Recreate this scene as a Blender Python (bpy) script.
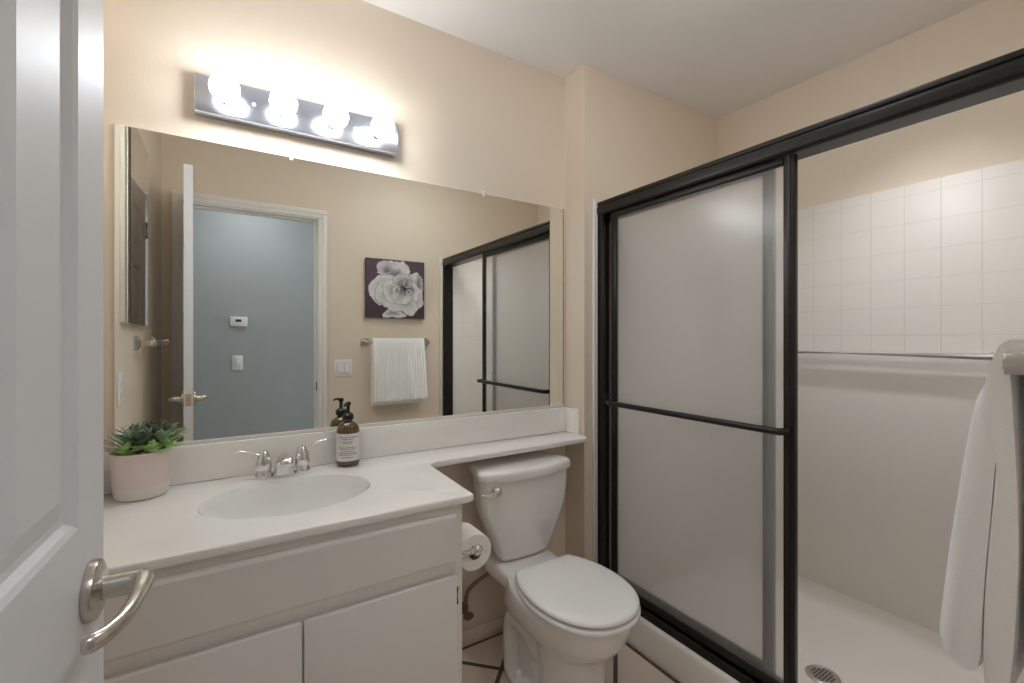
import bpy, bmesh, math, random
from mathutils import Vector, Matrix, noise

for o in list(bpy.data.objects):
    bpy.data.objects.remove(o, do_unlink=True)
S = bpy.context.scene
COL = S.collection
PI = math.pi
random.seed(7)

# ------------------------------------------------------------------ camera
cam_d = bpy.data.cameras.new('camera')
cam = bpy.data.objects.new('camera', cam_d); COL.objects.link(cam)
cam_d.sensor_width = 36.0
cam_d.lens = 16.0
cam_d.shift_y = -0.0036
cam_d.clip_start = 0.02
cam.location = (0.0, -1.67, 1.25)
cam.rotation_euler = (PI / 2, 0, -math.radians(32.15))
S.camera = cam

# ------------------------------------------------------------------ world, exposure, lights
W = bpy.data.worlds.new('World'); S.world = W
W.use_nodes = True
W.node_tree.nodes['Background'].inputs[0].default_value = (0.95, 0.98, 1.0, 1)
W.node_tree.nodes['Background'].inputs[1].default_value = 2.6
S.view_settings.view_transform = 'Standard'
S.view_settings.look = 'None'
S.view_settings.exposure = 1.2
S.view_settings.gamma = 1.0
S.view_settings.use_curve_mapping = False
S.cycles.max_bounces = 16
S.cycles.diffuse_bounces = 8
S.cycles.glossy_bounces = 8
S.cycles.transmission_bounces = 12
S.cycles.sample_clamp_indirect = 4.0
BULB = 15.0          # strength of each vanity bulb
DOME = 8.5          # added ceiling fill that brightens the bathroom
CAN = 20.0           # added fill spot that brightens the shower
HALL = 2.2          # added fill light in the hallway behind the camera

hl = bpy.data.lights.new('hall_fill_light', 'AREA')  # added disk of fill light, no hallway fitting is known
hl.shape = 'DISK'; hl.size = 0.45; hl.energy = HALL; hl.color = (0.97, 0.98, 1.0)
hlo = bpy.data.objects.new('hall_fill_light', hl); COL.objects.link(hlo)
hlo.location = (0.15, -2.15, 2.44)

# ------------------------------------------------------------------ materials
def new_mat(name):
    m = bpy.data.materials.new(name); m.use_nodes = True
    nt = m.node_tree
    return m, nt, nt.nodes['Principled BSDF']

def srgb(r, g, b):
    f = lambda c: (c / 255 / 12.92) if c / 255 <= 0.04045 else ((c / 255 + 0.055) / 1.055) ** 2.4
    return (f(r), f(g), f(b), 1)

def mat(name, col, rough=0.5, metal=0.0, var=0.0, vscale=6.0, bump=0.0, bscale=80.0, coat=0.0, spec=0.5, sheen=0.0):
    """principled paint / metal / ceramic with a noise-driven tint and an optional noise bump"""
    m, nt, p = new_mat(name)
    p.inputs['Roughness'].default_value = rough
    p.inputs['Metallic'].default_value = metal
    p.inputs['Specular IOR Level'].default_value = spec
    p.inputs['Coat Weight'].default_value = coat
    p.inputs['Sheen Weight'].default_value = sheen
    tc = nt.nodes.new('ShaderNodeTexCoord')
    n = nt.nodes.new('ShaderNodeTexNoise'); n.inputs['Scale'].default_value = vscale
    n.inputs['Detail'].default_value = 4
    nt.links.new(tc.outputs['Object'], n.inputs['Vector'])
    r = nt.nodes.new('ShaderNodeValToRGB')
    c = Vector(col[:3])
    r.color_ramp.elements[0].position = 0.3; r.color_ramp.elements[1].position = 0.7
    r.color_ramp.elements[0].color = (*(c * (1 - var)), 1)
    r.color_ramp.elements[1].color = (*[min(1, x) for x in (c * (1 + var))], 1)
    nt.links.new(n.outputs['Fac'], r.inputs['Fac'])
    nt.links.new(r.outputs['Color'], p.inputs['Base Color'])
    if bump:
        nb = nt.nodes.new('ShaderNodeTexNoise'); nb.inputs['Scale'].default_value = bscale
        nb.inputs['Detail'].default_value = 3
        nt.links.new(tc.outputs['Object'], nb.inputs['Vector'])
        b = nt.nodes.new('ShaderNodeBump'); b.inputs['Strength'].default_value = bump
        b.inputs['Distance'].default_value = 0.004
        nt.links.new(nb.outputs['Fac'], b.inputs['Height'])
        nt.links.new(b.outputs['Normal'], p.inputs['Normal'])
    return m

def mathn(nt, op, a, b=None):
    n = nt.nodes.new('ShaderNodeMath'); n.operation = op
    for i, v in enumerate((a, b)):
        if v is None: continue
        if isinstance(v, (int, float)): n.inputs[i].default_value = v
        else: nt.links.new(v, n.inputs[i])
    return n.outputs[0]

M = {}
M['wall'] = mat('beige_wall_paint', srgb(229, 215, 197), 0.55, var=0.01, bump=0.12, bscale=120)
M['ceiling'] = mat('white_ceiling_paint', srgb(234, 232, 229), 0.75, var=0.01, bump=0.15, bscale=150)
M['hall_wall'] = mat('grey_hall_paint', srgb(172, 177, 178), 0.7, var=0.02, bump=0.1, bscale=120)
M['hall_floor'] = mat('hall_carpet', srgb(170, 160, 148), 0.95, var=0.06, vscale=90, bump=0.4, bscale=300)
M['trim'] = mat('white_trim_paint', srgb(232, 230, 226), 0.35, var=0.01)
M['door'] = mat('white_door_gloss_paint', srgb(226, 226, 228), 0.44, var=0.01, bump=0.06, bscale=40)
M['cabinet'] = mat('white_cabinet_paint', srgb(230, 225, 221), 0.38, var=0.01)
M['cabinet_in'] = mat('cabinet_interior_shadow_board', srgb(120, 105, 92), 0.8, var=0.05)
M['marble'] = mat('cream_cultured_marble', srgb(243, 241, 237), 0.16, var=0.012, vscale=9, coat=0.3)
M['basin'] = mat('grey_white_cultured_marble', srgb(236, 236, 234), 0.14, var=0.01, coat=0.3)
M['ceramic'] = mat('white_vitreous_china', srgb(238, 235, 231), 0.09, var=0.005, coat=0.5)
M['seat'] = mat('white_seat_enamel', srgb(242, 241, 239), 0.16, var=0.004, coat=0.3)
M['chrome'] = mat('polished_chrome', (0.78, 0.77, 0.75), 0.07, 1.0, var=0.01)
M['bar_chrome'] = mat('mirror_chrome_strip', (0.66, 0.72, 0.86), 0.22, 1.0, var=0.02)
M['nickel'] = mat('satin_nickel', (0.60, 0.56, 0.50), 0.24, 1.0, var=0.04, vscale=60)
M['brass_nickel'] = mat('aged_brass_nickel', (0.66, 0.54, 0.36), 0.25, 1.0, var=0.05, vscale=40)
M['steel'] = mat('brushed_steel', (0.66, 0.65, 0.63), 0.32, 1.0, var=0.05, vscale=50)
M['bronze'] = mat('dark_bronze_aluminium', srgb(44, 41, 39), 0.34, 0.55, var=0.08, vscale=30)
M['rubber'] = mat('black_rubber', srgb(22, 21, 21), 0.6, var=0.05)
M['towel'] = mat('white_terry_cloth', srgb(250, 250, 249), 0.95, var=0.012, vscale=60, bump=0.3, bscale=700, sheen=0.4)
M['paper'] = mat('white_tissue_paper', srgb(244, 241, 236), 0.9, var=0.01, bump=0.2, bscale=250)
M['core'] = mat('brown_cardboard', srgb(150, 118, 88), 0.85, var=0.05)
M['plastic'] = mat('white_plastic', srgb(238, 237, 236), 0.35, var=0.005)
M['slot'] = mat('grey_plastic_slot', srgb(120, 118, 116), 0.5, var=0.02)
M['screen'] = mat('thermostat_display', srgb(60, 66, 62), 0.15, var=0.1, vscale=200)
M['black'] = mat('black_pump_plastic', srgb(24, 22, 21), 0.3, var=0.03)
M['label'] = mat('white_paper_label', srgb(226, 224, 222), 0.6, var=0.02)
M['ink'] = mat('grey_label_ink', srgb(90, 88, 92), 0.7, var=0.03)
M['pot_pink'] = mat('pale_pink_glazed_clay', srgb(222, 206, 201), 0.33, var=0.02)
M['pot_white'] = mat('bare_white_clay', srgb(222, 214, 208), 0.55, var=0.02)
M['soil'] = mat('dark_potting_soil', srgb(66, 50, 38), 0.95, var=0.3, vscale=120, bump=0.8, bscale=200)
M['leaf_dark'] = mat('dark_green_leaf', srgb(92, 108, 88), 0.38, var=0.25, vscale=40)
M['leaf_mid'] = mat('sage_green_leaf', srgb(138, 160, 126), 0.4, var=0.22, vscale=40)
M['leaf_light'] = mat('bright_green_leaf', srgb(168, 196, 134), 0.42, var=0.2, vscale=40)
M['stem'] = mat('purple_brown_stem', srgb(88, 66, 72), 0.5, var=0.15)
M['canvas'] = mat('plum_painted_canvas', srgb(84, 68, 80), 0.7, var=0.12, vscale=30, bump=0.2, bscale=400)
M['hinge'] = mat('bronze_hinge_metal', srgb(62, 46, 36), 0.4, 0.8, var=0.05)
M['lav_steel'] = mat('braided_grey_steel', (0.26, 0.21, 0.17), 0.4, 0.9, var=0.25, vscale=220, bump=0.5, bscale=500)
M['pan'] = mat('white_shower_pan_acrylic', srgb(234, 228, 221), 0.2, var=0.006, coat=0.2)
M['grout'] = mat('dark_floor_grout', srgb(92, 74, 64), 0.85, var=0.1, vscale=60)
M['caulk'] = mat('white_caulk_edge', srgb(232, 230, 224), 0.3, var=0.01)

# silvered mirror
m, nt, p = new_mat('silvered_mirror')
p.inputs['Base Color'].default_value = (0.90, 0.91, 0.88, 1); p.inputs['Metallic'].default_value = 1
p.inputs['Roughness'].default_value = 0.0
n = nt.nodes.new('ShaderNodeTexNoise'); n.inputs['Scale'].default_value = 3
r = nt.nodes.new('ShaderNodeValToRGB')
r.color_ramp.elements[0].color = (0.885, 0.895, 0.865, 1); r.color_ramp.elements[1].color = (0.905, 0.915, 0.885, 1)
nt.links.new(n.outputs['Fac'], r.inputs['Fac']); nt.links.new(r.outputs['Color'], p.inputs['Base Color'])
M['mirror'] = m
# blackened, flaked mirror edge
m, nt, p = new_mat('desilvered_mirror_edge')
n = nt.nodes.new('ShaderNodeTexNoise'); n.inputs['Scale'].default_value = 55; n.inputs['Detail'].default_value = 6
r = nt.nodes.new('ShaderNodeValToRGB'); r.color_ramp.interpolation = 'CONSTANT'
r.color_ramp.elements[0].color = srgb(34, 36, 28); r.color_ramp.elements[1].color = srgb(196, 196, 184)
r.color_ramp.elements[1].position = 0.72
nt.links.new(n.outputs['Fac'], r.inputs['Fac']); nt.links.new(r.outputs['Color'], p.inputs['Base Color'])
M['mirror_edge'] = m
# worn painted cabinet side
m, nt, p = new_mat('chipped_white_enamel')
n = nt.nodes.new('ShaderNodeTexNoise'); n.inputs['Scale'].default_value = 90; n.inputs['Detail'].default_value = 5
r = nt.nodes.new('ShaderNodeValToRGB')
r.color_ramp.elements[0].color = srgb(120, 122, 108); r.color_ramp.elements[1].color = srgb(236, 236, 226)
r.color_ramp.elements[0].position = 0.30; r.color_ramp.elements[1].position = 0.38
nt.links.new(n.outputs['Fac'], r.inputs['Fac']); nt.links.new(r.outputs['Color'], p.inputs['Base Color'])
p.inputs['Roughness'].default_value = 0.4
M['enamel'] = m
# lamp globe
m, nt, p = new_mat('frosted_lamp_globe')
p.inputs['Base Color'].default_value = (0.9, 0.9, 0.9, 1)
p.inputs['Emission Color'].default_value = (0.925, 0.965, 1.0, 1)
p.inputs['Emission Strength'].default_value = BULB
M['bulb'] = m
m, nt, p = new_mat('opal_fill_glow')  # glow of the added ceiling dome and shower fill disk
p.inputs['Base Color'].default_value = (0.9, 0.9, 0.9, 1)
p.inputs['Emission Color'].default_value = (0.925, 0.965, 1.0, 1)
p.inputs['Emission Strength'].default_value = DOME
M['dome'] = m
# amber glass
m, nt, p = new_mat('amber_glass')
p.inputs['Base Color'].default_value = srgb(118, 74, 32); p.inputs['Roughness'].default_value = 0.06
p.inputs['Transmission Weight'].default_value = 0.55; p.inputs['IOR'].default_value = 1.45
p.inputs['Coat Weight'].default_value = 0.5
n = nt.nodes.new('ShaderNodeTexNoise'); n.inputs['Scale'].default_value = 12
r = nt.nodes.new('ShaderNodeValToRGB')
r.color_ramp.elements[0].color = srgb(104, 82, 46); r.color_ramp.elements[1].color = srgb(140, 112, 68)
nt.links.new(n.outputs['Fac'], r.inputs['Fac']); nt.links.new(r.outputs['Color'], p.inputs['Base Color'])
M['amber'] = m
# pebbled shower glass: rough refraction mixed with a milky translucent share
m, nt, p = new_mat('pebbled_shower_glass')
p.inputs['Base Color'].default_value = (1.0, 1.0, 0.995, 1); p.inputs['Roughness'].default_value = 0.20
p.inputs['Transmission Weight'].default_value = 1.0; p.inputs['IOR'].default_value = 1.38
tc = nt.nodes.new('ShaderNodeTexCoord')
v = nt.nodes.new('ShaderNodeTexVoronoi'); v.inputs['Scale'].default_value = 190
nt.links.new(tc.outputs['Object'], v.inputs['Vector'])
b = nt.nodes.new('ShaderNodeBump'); b.inputs['Strength'].default_value = 0.06; b.inputs['Distance'].default_value = 0.001
nt.links.new(v.outputs['Distance'], b.inputs['Height']); nt.links.new(b.outputs['Normal'], p.inputs['Normal'])
tr = nt.nodes.new('ShaderNodeBsdfTranslucent'); tr.inputs['Color'].default_value = (0.90, 0.90, 0.89, 1)
df = nt.nodes.new('ShaderNodeBsdfDiffuse'); df.inputs['Color'].default_value = (0.90, 0.90, 0.89, 1)
mx = nt.nodes.new('ShaderNodeMixShader'); mx.inputs[0].default_value = 0.35
nt.links.new(tr.outputs[0], mx.inputs[1]); nt.links.new(df.outputs[0], mx.inputs[2])
mx2 = nt.nodes.new('ShaderNodeMixShader'); mx2.inputs[0].default_value = 0.20
nt.links.new(p.outputs[0], mx2.inputs[1]); nt.links.new(mx.outputs[0], mx2.inputs[2])
nt.links.new(mx2.outputs[0], nt.nodes['Material Output'].inputs['Surface'])
M['glass'] = m

def tile_mat(name, axis, base, grout, z_fade=True):
    """white square glazed tiles, 11 cm, on a vertical wall"""
    m, nt, p = new_mat(name)
    g = nt.nodes.new('ShaderNodeNewGeometry')
    s = nt.nodes.new('ShaderNodeSeparateXYZ'); nt.links.new(g.outputs['Position'], s.inputs[0])
    u = mathn(nt, 'ADD', s.outputs[axis], 0.741 + 1.11)
    w = mathn(nt, 'SUBTRACT', s.outputs['Z'], 0.04)
    c = nt.nodes.new('ShaderNodeCombineXYZ'); nt.links.new(u, c.inputs[0]); nt.links.new(w, c.inputs[1])
    br = nt.nodes.new('ShaderNodeTexBrick')
    br.offset = 0.0; br.squash = 1.0
    br.inputs['Scale'].default_value = 1; br.inputs['Brick Width'].default_value = 0.111
    br.inputs['Row Height'].default_value = 0.111; br.inputs['Mortar Size'].default_value = 0.0016
    br.inputs['Mortar Smooth'].default_value = 0.3
    br.inputs['Color1'].default_value = base; br.inputs['Color2'].default_value = base
    br.inputs['Mortar'].default_value = grout
    nt.links.new(c.outputs[0], br.inputs['Vector'])
    up = mathn(nt, 'GREATER_THAN', s.outputs['Z'], 1.19)      # plain wall panel below the bar
    mx = nt.nodes.new('ShaderNodeMix'); mx.data_type = 'RGBA'
    nt.links.new(up, mx.inputs[0]); mx.inputs[6].default_value = base
    nt.links.new(br.outputs['Color'], mx.inputs[7])
    nt.links.new(mx.outputs[2], p.inputs['Base Color'])
    p.inputs['Roughness'].default_value = 0.30
    n = nt.nodes.new('ShaderNodeTexNoise'); n.inputs['Scale'].default_value = 26; n.inputs['Detail'].default_value = 1
    nt.links.new(g.outputs['Position'], n.inputs['Vector'])
    h = mathn(nt, 'SUBTRACT', mathn(nt, 'MULTIPLY', n.outputs['Fac'], 0.35), mathn(nt, 'MULTIPLY', br.outputs['Fac'], up))
    b = nt.nodes.new('ShaderNodeBump'); b.inputs['Strength'].default_value = 0.55; b.inputs['Distance'].default_value = 0.002
    nt.links.new(h, b.inputs['Height']); nt.links.new(b.outputs['Normal'], p.inputs['Normal'])
    return m
M['tile_y'] = tile_mat('white_wall_tile_long', 'Y', srgb(234, 229, 223), srgb(223, 218, 211))
M['tile_x'] = tile_mat('white_wall_tile_end', 'X', srgb(234, 229, 223), srgb(223, 218, 211))

# diagonal floor tile with dark grout
m, nt, p = new_mat('diagonal_floor_tile')
g = nt.nodes.new('ShaderNodeNewGeometry')
s = nt.nodes.new('ShaderNodeSeparateXYZ'); nt.links.new(g.outputs['Position'], s.inputs[0])
u = mathn(nt, 'ADD', mathn(nt, 'SUBTRACT', s.outputs['X'], s.outputs['Y']), -1.075 + 0.593 * 8)
w = mathn(nt, 'ADD', mathn(nt, 'ADD', s.outputs['X'], s.outputs['Y']), -0.686 + 0.593 * 8)
c = nt.nodes.new('ShaderNodeCombineXYZ'); nt.links.new(u, c.inputs[0]); nt.links.new(w, c.inputs[1])
br = nt.nodes.new('ShaderNodeTexBrick'); br.offset = 0.0; br.squash = 1.0
br.inputs['Scale'].default_value = 1; br.inputs['Brick Width'].default_value = 0.593
br.inputs['Row Height'].default_value = 0.593; br.inputs['Mortar Size'].default_value = 0.013
br.inputs['Mortar Smooth'].default_value = 0.2
br.inputs['Color1'].default_value = srgb(214, 200, 188); br.inputs['Color2'].default_value = srgb(220, 205, 192)
br.inputs['Mortar'].default_value = srgb(92, 74, 64)
nt.links.new(c.outputs[0], br.inputs['Vector'])
nt.links.new(br.outputs['Color'], p.inputs['Base Color'])
rr = mathn(nt, 'ADD', mathn(nt, 'MULTIPLY', br.outputs['Fac'], 0.5), 0.28)
nt.links.new(rr, p.inputs['Roughness'])
b = nt.nodes.new('ShaderNodeBump'); b.inputs['Strength'].default_value = 0.5; b.inputs['Distance'].default_value = 0.002; b.invert = True
nt.links.new(br.outputs['Fac'], b.inputs['Height']); nt.links.new(b.outputs['Normal'], p.inputs['Normal'])
M['floor'] = m

# painted petals: colour attribute of the artwork itself
m, nt, p = new_mat('painted_petals')
a = nt.nodes.new('ShaderNodeVertexColor'); a.layer_name = 'paint'
nt.links.new(a.outputs['Color'], p.inputs['Base Color']); p.inputs['Roughness'].default_value = 0.65
M['petals'] = m

# ------------------------------------------------------------------ object helpers
WL = {}          # world location of every object made here

def finish(me, angle=38):
    me.polygons.foreach_set('use_smooth', [True] * len(me.polygons))
    me.set_sharp_from_angle(angle=math.radians(angle))

def obj(name, bm, material, parent=None, angle=38, origin=None, normals=True):
    """one mesh object from a bmesh given in world coordinates"""
    if normals: bmesh.ops.recalc_face_normals(bm, faces=bm.faces)
    if origin is None:
        lo = Vector((min(v.co.x for v in bm.verts), min(v.co.y for v in bm.verts), min(v.co.z for v in bm.verts)))
        hi = Vector((max(v.co.x for v in bm.verts), max(v.co.y for v in bm.verts), max(v.co.z for v in bm.verts)))
        origin = (lo + hi) / 2
        if parent is None: origin.z = lo.z
    origin = Vector(origin)
    bmesh.ops.translate(bm, verts=bm.verts, vec=-origin)
    me = bpy.data.meshes.new(name); bm.to_mesh(me); bm.free()
    mats = material if isinstance(material, (list, tuple)) else [material]
    for x in mats: me.materials.append(x)
    finish(me, angle)
    o = bpy.data.objects.new(name, me); COL.objects.link(o)
    WL[o] = origin
    if parent is not None:
        o.parent = parent; o.location = origin - WL[parent]
    else:
        o.location = origin
    return o

def thing(name, label, cat, loc, group=None):
    o = bpy.data.objects.new(name, None); COL.objects.link(o)
    o.empty_display_size = 0.05
    o.location = loc; WL[o] = Vector(loc)
    o['label'] = label; o['category'] = cat
    if group: o['group'] = group
    return o

def tag(o, label, cat, group=None):
    o['label'] = label; o['category'] = cat
    if group: o['group'] = group
    return o

def struct(name, bm, material, parent=None, **k):
    o = obj(name, bm, material, parent, **k)
    if parent is None: o['kind'] = 'structure'
    return o

def merge(bm, tmp):
    me = bpy.data.meshes.new('tmp'); tmp.to_mesh(me); tmp.free()
    bm.from_mesh(me); bpy.data.meshes.remove(me)

def box(bm, x0, x1, y0, y1, z0, z1, bev=0.0, seg=2):
    t = bmesh.new()
    bmesh.ops.create_cube(t, size=1)
    for v in t.verts:
        v.co = Vector(((x0 + x1) / 2 + v.co.x * (x1 - x0), (y0 + y1) / 2 + v.co.y * (y1 - y0), (z0 + z1) / 2 + v.co.z * (z1 - z0)))
    if bev:
        bmesh.ops.bevel(t, geom=list(t.edges), offset=bev, segments=seg, affect='EDGES', profile=0.5)
    merge(bm, t)
    return bm

def B(*a, **k):
    return box(bmesh.new(), *a, **k)

def frame_of(d):
    d = Vector(d).normalized()
    up = Vector((0, 0, 1)) if abs(d.z) < 0.95 else Vector((1, 0, 0))
    a = d.cross(up).normalized()
    return a, a.cross(d).normalized()

def loft(bm, rings, cap0=True, cap1=True, closed=True):
    vr = [[bm.verts.new(p) for p in r] for r in rings]
    n = len(vr[0])
    for i in range(len(vr) - 1):
        for j in range(n if closed else n - 1):
            k = (j + 1) % n
            bm.faces.new((vr[i][j], vr[i][k], vr[i + 1][k], vr[i + 1][j]))
    if cap0: bm.faces.new(list(reversed(vr[0])))
    if cap1: bm.faces.new(vr[-1])
    return bm

def lathe(bm, prof, c=(0, 0, 0), axis=(0, 0, 1), seg=32, sx=1.0, sy=1.0):
    """prof: (radius, distance along the axis)"""
    ax = Vector(axis).normalized(); a, b2 = frame_of(ax); c = Vector(c)
    rings = []
    for r, h in prof:
        r = max(r, 1e-4)
        rings.append([c + ax * h + a * (math.cos(2 * PI * j / seg) * r * sx) + b2 * (math.sin(2 * PI * j / seg) * r * sy) for j in range(seg)])
    return loft(bm, rings)

def smooth_path(pts, sub=6):
    """Catmull-Rom through the points"""
    P = [Vector(p) for p in pts]
    out = []
    for i in range(len(P) - 1):
        p0 = P[max(i - 1, 0)]; p1 = P[i]; p2 = P[i + 1]; p3 = P[min(i + 2, len(P) - 1)]
        for k in range(sub):
            t = k / sub
            out.append(0.5 * ((2 * p1) + (p2 - p0) * t + (2 * p0 - 5 * p1 + 4 * p2 - p3) * t * t + (3 * p1 - p0 - 3 * p2 + p3) * t ** 3))
    out.append(P[-1])
    return out

def tube(bm, pts, rad, seg=12, flat=1.0, up=None):
    """tube along pts; rad a number or a list spread over the path; flat squeezes it along 'up'"""
    P = [Vector(p) for p in pts]; n = len(P)
    rings = []
    prev = None
    for i, p in enumerate(P):
        d = (P[min(i + 1, n - 1)] - P[max(i - 1, 0)]).normalized()
        if up is not None:
            b2 = (Vector(up) - d * Vector(up).dot(d)).normalized(); a = d.cross(b2)
        elif prev is None:
            a, b2 = frame_of(d)
        else:
            a = (prev - d * prev.dot(d)).normalized(); b2 = d.cross(a)
        prev = a
        if isinstance(rad, (list, tuple)):
            t = i / (n - 1) * (len(rad) - 1); k = min(int(t), len(rad) - 2)
            r = rad[k] + (rad[k + 1] - rad[k]) * (t - k)
        else: r = rad
        rings.append([p + a * math.cos(2 * PI * j / seg) * r + b2 * math.sin(2 * PI * j / seg) * r * flat for j in range(seg)])
    return loft(bm, rings)

def prism(bm, poly, axis, t0, t1):
    """poly: 2-d outline; axis X: (y,z), Y: (x,z), Z: (x,y)"""
    def P(p, t):
        return {'X': (t, p[0], p[1]), 'Y': (p[0], t, p[1]), 'Z': (p[0], p[1], t)}[axis]
    return loft(bm, [[P(p, t0) for p in poly], [P(p, t1) for p in poly]])

def offset_poly(poly, d):
    """inset a counter-clockwise polygon by d"""
    n = len(poly); out = []
    for i in range(n):
        p0 = Vector(poly[i - 1]).to_2d() if False else Vector((poly[i - 1][0], poly[i - 1][1]))
        p1 = Vector((poly[i][0], poly[i][1])); p2 = Vector((poly[(i + 1) % n][0], poly[(i + 1) % n][1]))
        e0 = (p1 - p0).normalized(); e1 = (p2 - p1).normalized()
        n0 = Vector((-e0.y, e0.x)); n1 = Vector((-e1.y, e1.x))
        m_ = (n0 + n1); m_ = m_ / max(m_.dot(n0), 0.3) if m_.length else n0
        out.append((p1.x + m_.x * d, p1.y + m_.y * d))
    return out

def rounded_slab(bm, poly, z0, z1, r, steps=3):
    """slab over a CCW outline with a rounded rim on top and bottom"""
    rings = []
    for k in range(steps + 1):
        a = PI / 2 * k / steps
        q = offset_poly(poly, r * (1 - math.sin(a)))
        rings.append([(x, y, z0 + r * (1 - math.cos(a))) for x, y in q])
    for k in range(steps + 1):
        a = PI / 2 * k / steps
        q = offset_poly(poly, r * (1 - math.cos(a)))
        rings.append([(x, y, z1 - r * (1 - math.sin(a))) for x, y in q])
    return loft(bm, rings)

def ell(cx, cy, a, b_, n=64, z=None, e=2.0, ph=0.0):
    pts = []
    for j in range(n):
        t = 2 * PI * j / n + ph
        c_, s_ = math.cos(t), math.sin(t)
        x = cx + a * math.copysign(abs(c_) ** (2 / e), c_); y = cy + b_ * math.copysign(abs(s_) ** (2 / e), s_)
        pts.append((x, y) if z is None else (x, y, z))
    return pts

# ------------------------------------------------------------------ key dimensions
XL, XR, XB = -0.312, 1.345, 2.313         # left wall, pilaster face, shower back wall
YE, YB = -0.133, -1.60                    # shower end wall, door wall
ZC = 2.462                                # ceiling
YH = -2.62                                # hall wall
CT = 0.818                                # counter height

# ------------------------------------------------------------------ the setting
struct('floor', B(XL - 0.1, XB + 0.1, YB - 0.06, 0.1, -0.08, 0.0), M['floor'])
struct('floor_hall', B(-1.3, 3.2, YH - 0.1, YB - 0.06, -0.08, 0.0), M['hall_floor'])
struct('ceiling', B(XL - 0.1, XB + 0.1, YB - 0.06, 0.1, ZC, ZC + 0.08), M['ceiling'])
struct('ceiling_hall', B(-1.3, 3.2, YH - 0.1, YB - 0.06, ZC, ZC + 0.08), M['ceiling'])
struct('wall_mirror', B(XL - 0.1, XR, 0.0, 0.1, 0.0, ZC), M['wall'])
struct('wall_shower_end', B(XR, XB + 0.1, YE, 0.1, 0.0, ZC), M['wall'])
struct('wall_left', B(XL - 0.1, XL, YB, 0.0, 0.0, ZC), M['wall'])
struct('wall_right', B(XB, XB + 0.1, YB, YE, 0.0, ZC), M['wall'])
HX0, HX1, HZ = -0.222, 0.535, 2.055       # rough opening
bm = bmesh.new()
for a in ((XL - 0.1, HX0, 0.0, ZC), (HX1, XB + 0.1, 0.0, ZC), (HX0, HX1, HZ, ZC)):
    box(bm, a[0], a[1], YB - 0.06, YB, a[2], a[3])
struct('wall_door', bm, M['wall'])
bm = bmesh.new()
for a in ((-1.3, HX0, 0.0, ZC), (HX1, 3.2, 0.0, ZC), (HX0, HX1, HZ, ZC)):
    box(bm, a[0], a[1], YB - 0.115, YB - 0.06, a[2], a[3])
struct('wall_hall_inner', bm, M['hall_wall'])
struct('wall_hall', B(-1.3, 3.2, YH - 0.1, YH, 0.0, ZC), M['hall_wall'])
struct('wall_hall_end', B(-1.4, -1.3, YH - 0.1, YB - 0.06, 0.0, ZC), M['hall_wall'])

# door casing, jambs and stops
bm = bmesh.new()
for x0, x1 in ((HX0, -0.202), (0.515, HX1)):
    box(bm, x0, x1, YB - 0.115, YB, 0.0, HZ, 0.001, 1)
box(bm, -0.202, 0.515, YB - 0.115, YB, 2.037, HZ, 0.001, 1)
for x0, x1 in ((-0.202, -0.192), (0.505, 0.515)):
    box(bm, x0, x1, YB - 0.075, YB - 0.042, 0.0, 2.037, 0.001, 1)
box(bm, -0.192, 0.505, YB - 0.075, YB - 0.042, 2.027, 2.037, 0.001, 1)
for x0, x1, o0, o1 in ((-0.264, -0.209, -0.264, -0.234), (0.521, 0.575, 0.545, 0.575)):
    box(bm, x0, x1, YB, YB + 0.010, 0.0, 2.0455, 0.002)
    box(bm, o0, o1, YB, YB + 0.014, 0.0, 2.0705, 0.002)
box(bm, -0.2335, 0.5445, YB, YB + 0.010, 2.046, 2.0715, 0.002)
box(bm, -0.264, 0.575, YB, YB + 0.0145, 2.071, 2.100, 0.002)
cas = struct('trim_1', bm, M['trim'])
sp = bmesh.new(); box(sp, 0.5125, 0.5155, YB - 0.040, YB - 0.010, 0.895, 0.955, 0.001, 1)
obj('strike_plate', sp, M['hinge'], cas)
# tiled base along the mirror wall and the pilaster
struct('baseboard_mirror', B(0.556, XR, -0.012, 0.0, 0.0, 0.062, 0.003), M['wall'])
struct('baseboard_shower_end', B(XR - 0.010, XR, YE, -0.012, 0.0, 0.062, 0.003), M['wall'])
# dark grout joint where the floor meets the base and the curb
bm = bmesh.new()
box(bm, 1.378, 1.392, YB + 0.016, YE, 0.0, 0.0012); box(bm, 0.556, XR - 0.011, -0.022, -0.0125, 0.0, 0.0012); box(bm, 1.345, 1.392, YE - 0.010, YE, 0.0, 0.0012)
struct('trim_4', bm, M['grout'])

# ------------------------------------------------------------------ shower: tiled surround, pan, frame
TZ = 1.859
struct('wall_tile_back', B(XB - 0.0132, XB, YB + 0.012, YE - 0.012, 0.123, TZ, 0.002), M['tile_y'])
bm = bmesh.new(); box(bm, 1.400, XB, YE - 0.012, YE, 0.10, TZ, 0.003)
struct('wall_tile_end', bm, M['tile_x'])
struct('wall_tile_near', B(1.400, XB, YB, YB + 0.012, 0.10, TZ, 0.003), M['tile_x'])
# rounded white edge strip of the surround beside the jamb
bm = bmesh.new()
box(bm, 1.388, 1.404, YE - 0.014, YE, 0.13, 1.875, 0.006, 3)
struct('trim_2', bm, M['caulk'])
bm = bmesh.new()
box(bm, 1.388, 1.404, YB, YB + 0.014, 0.13, 1.875, 0.006, 3)
struct('trim_3', bm, M['caulk'])

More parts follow.
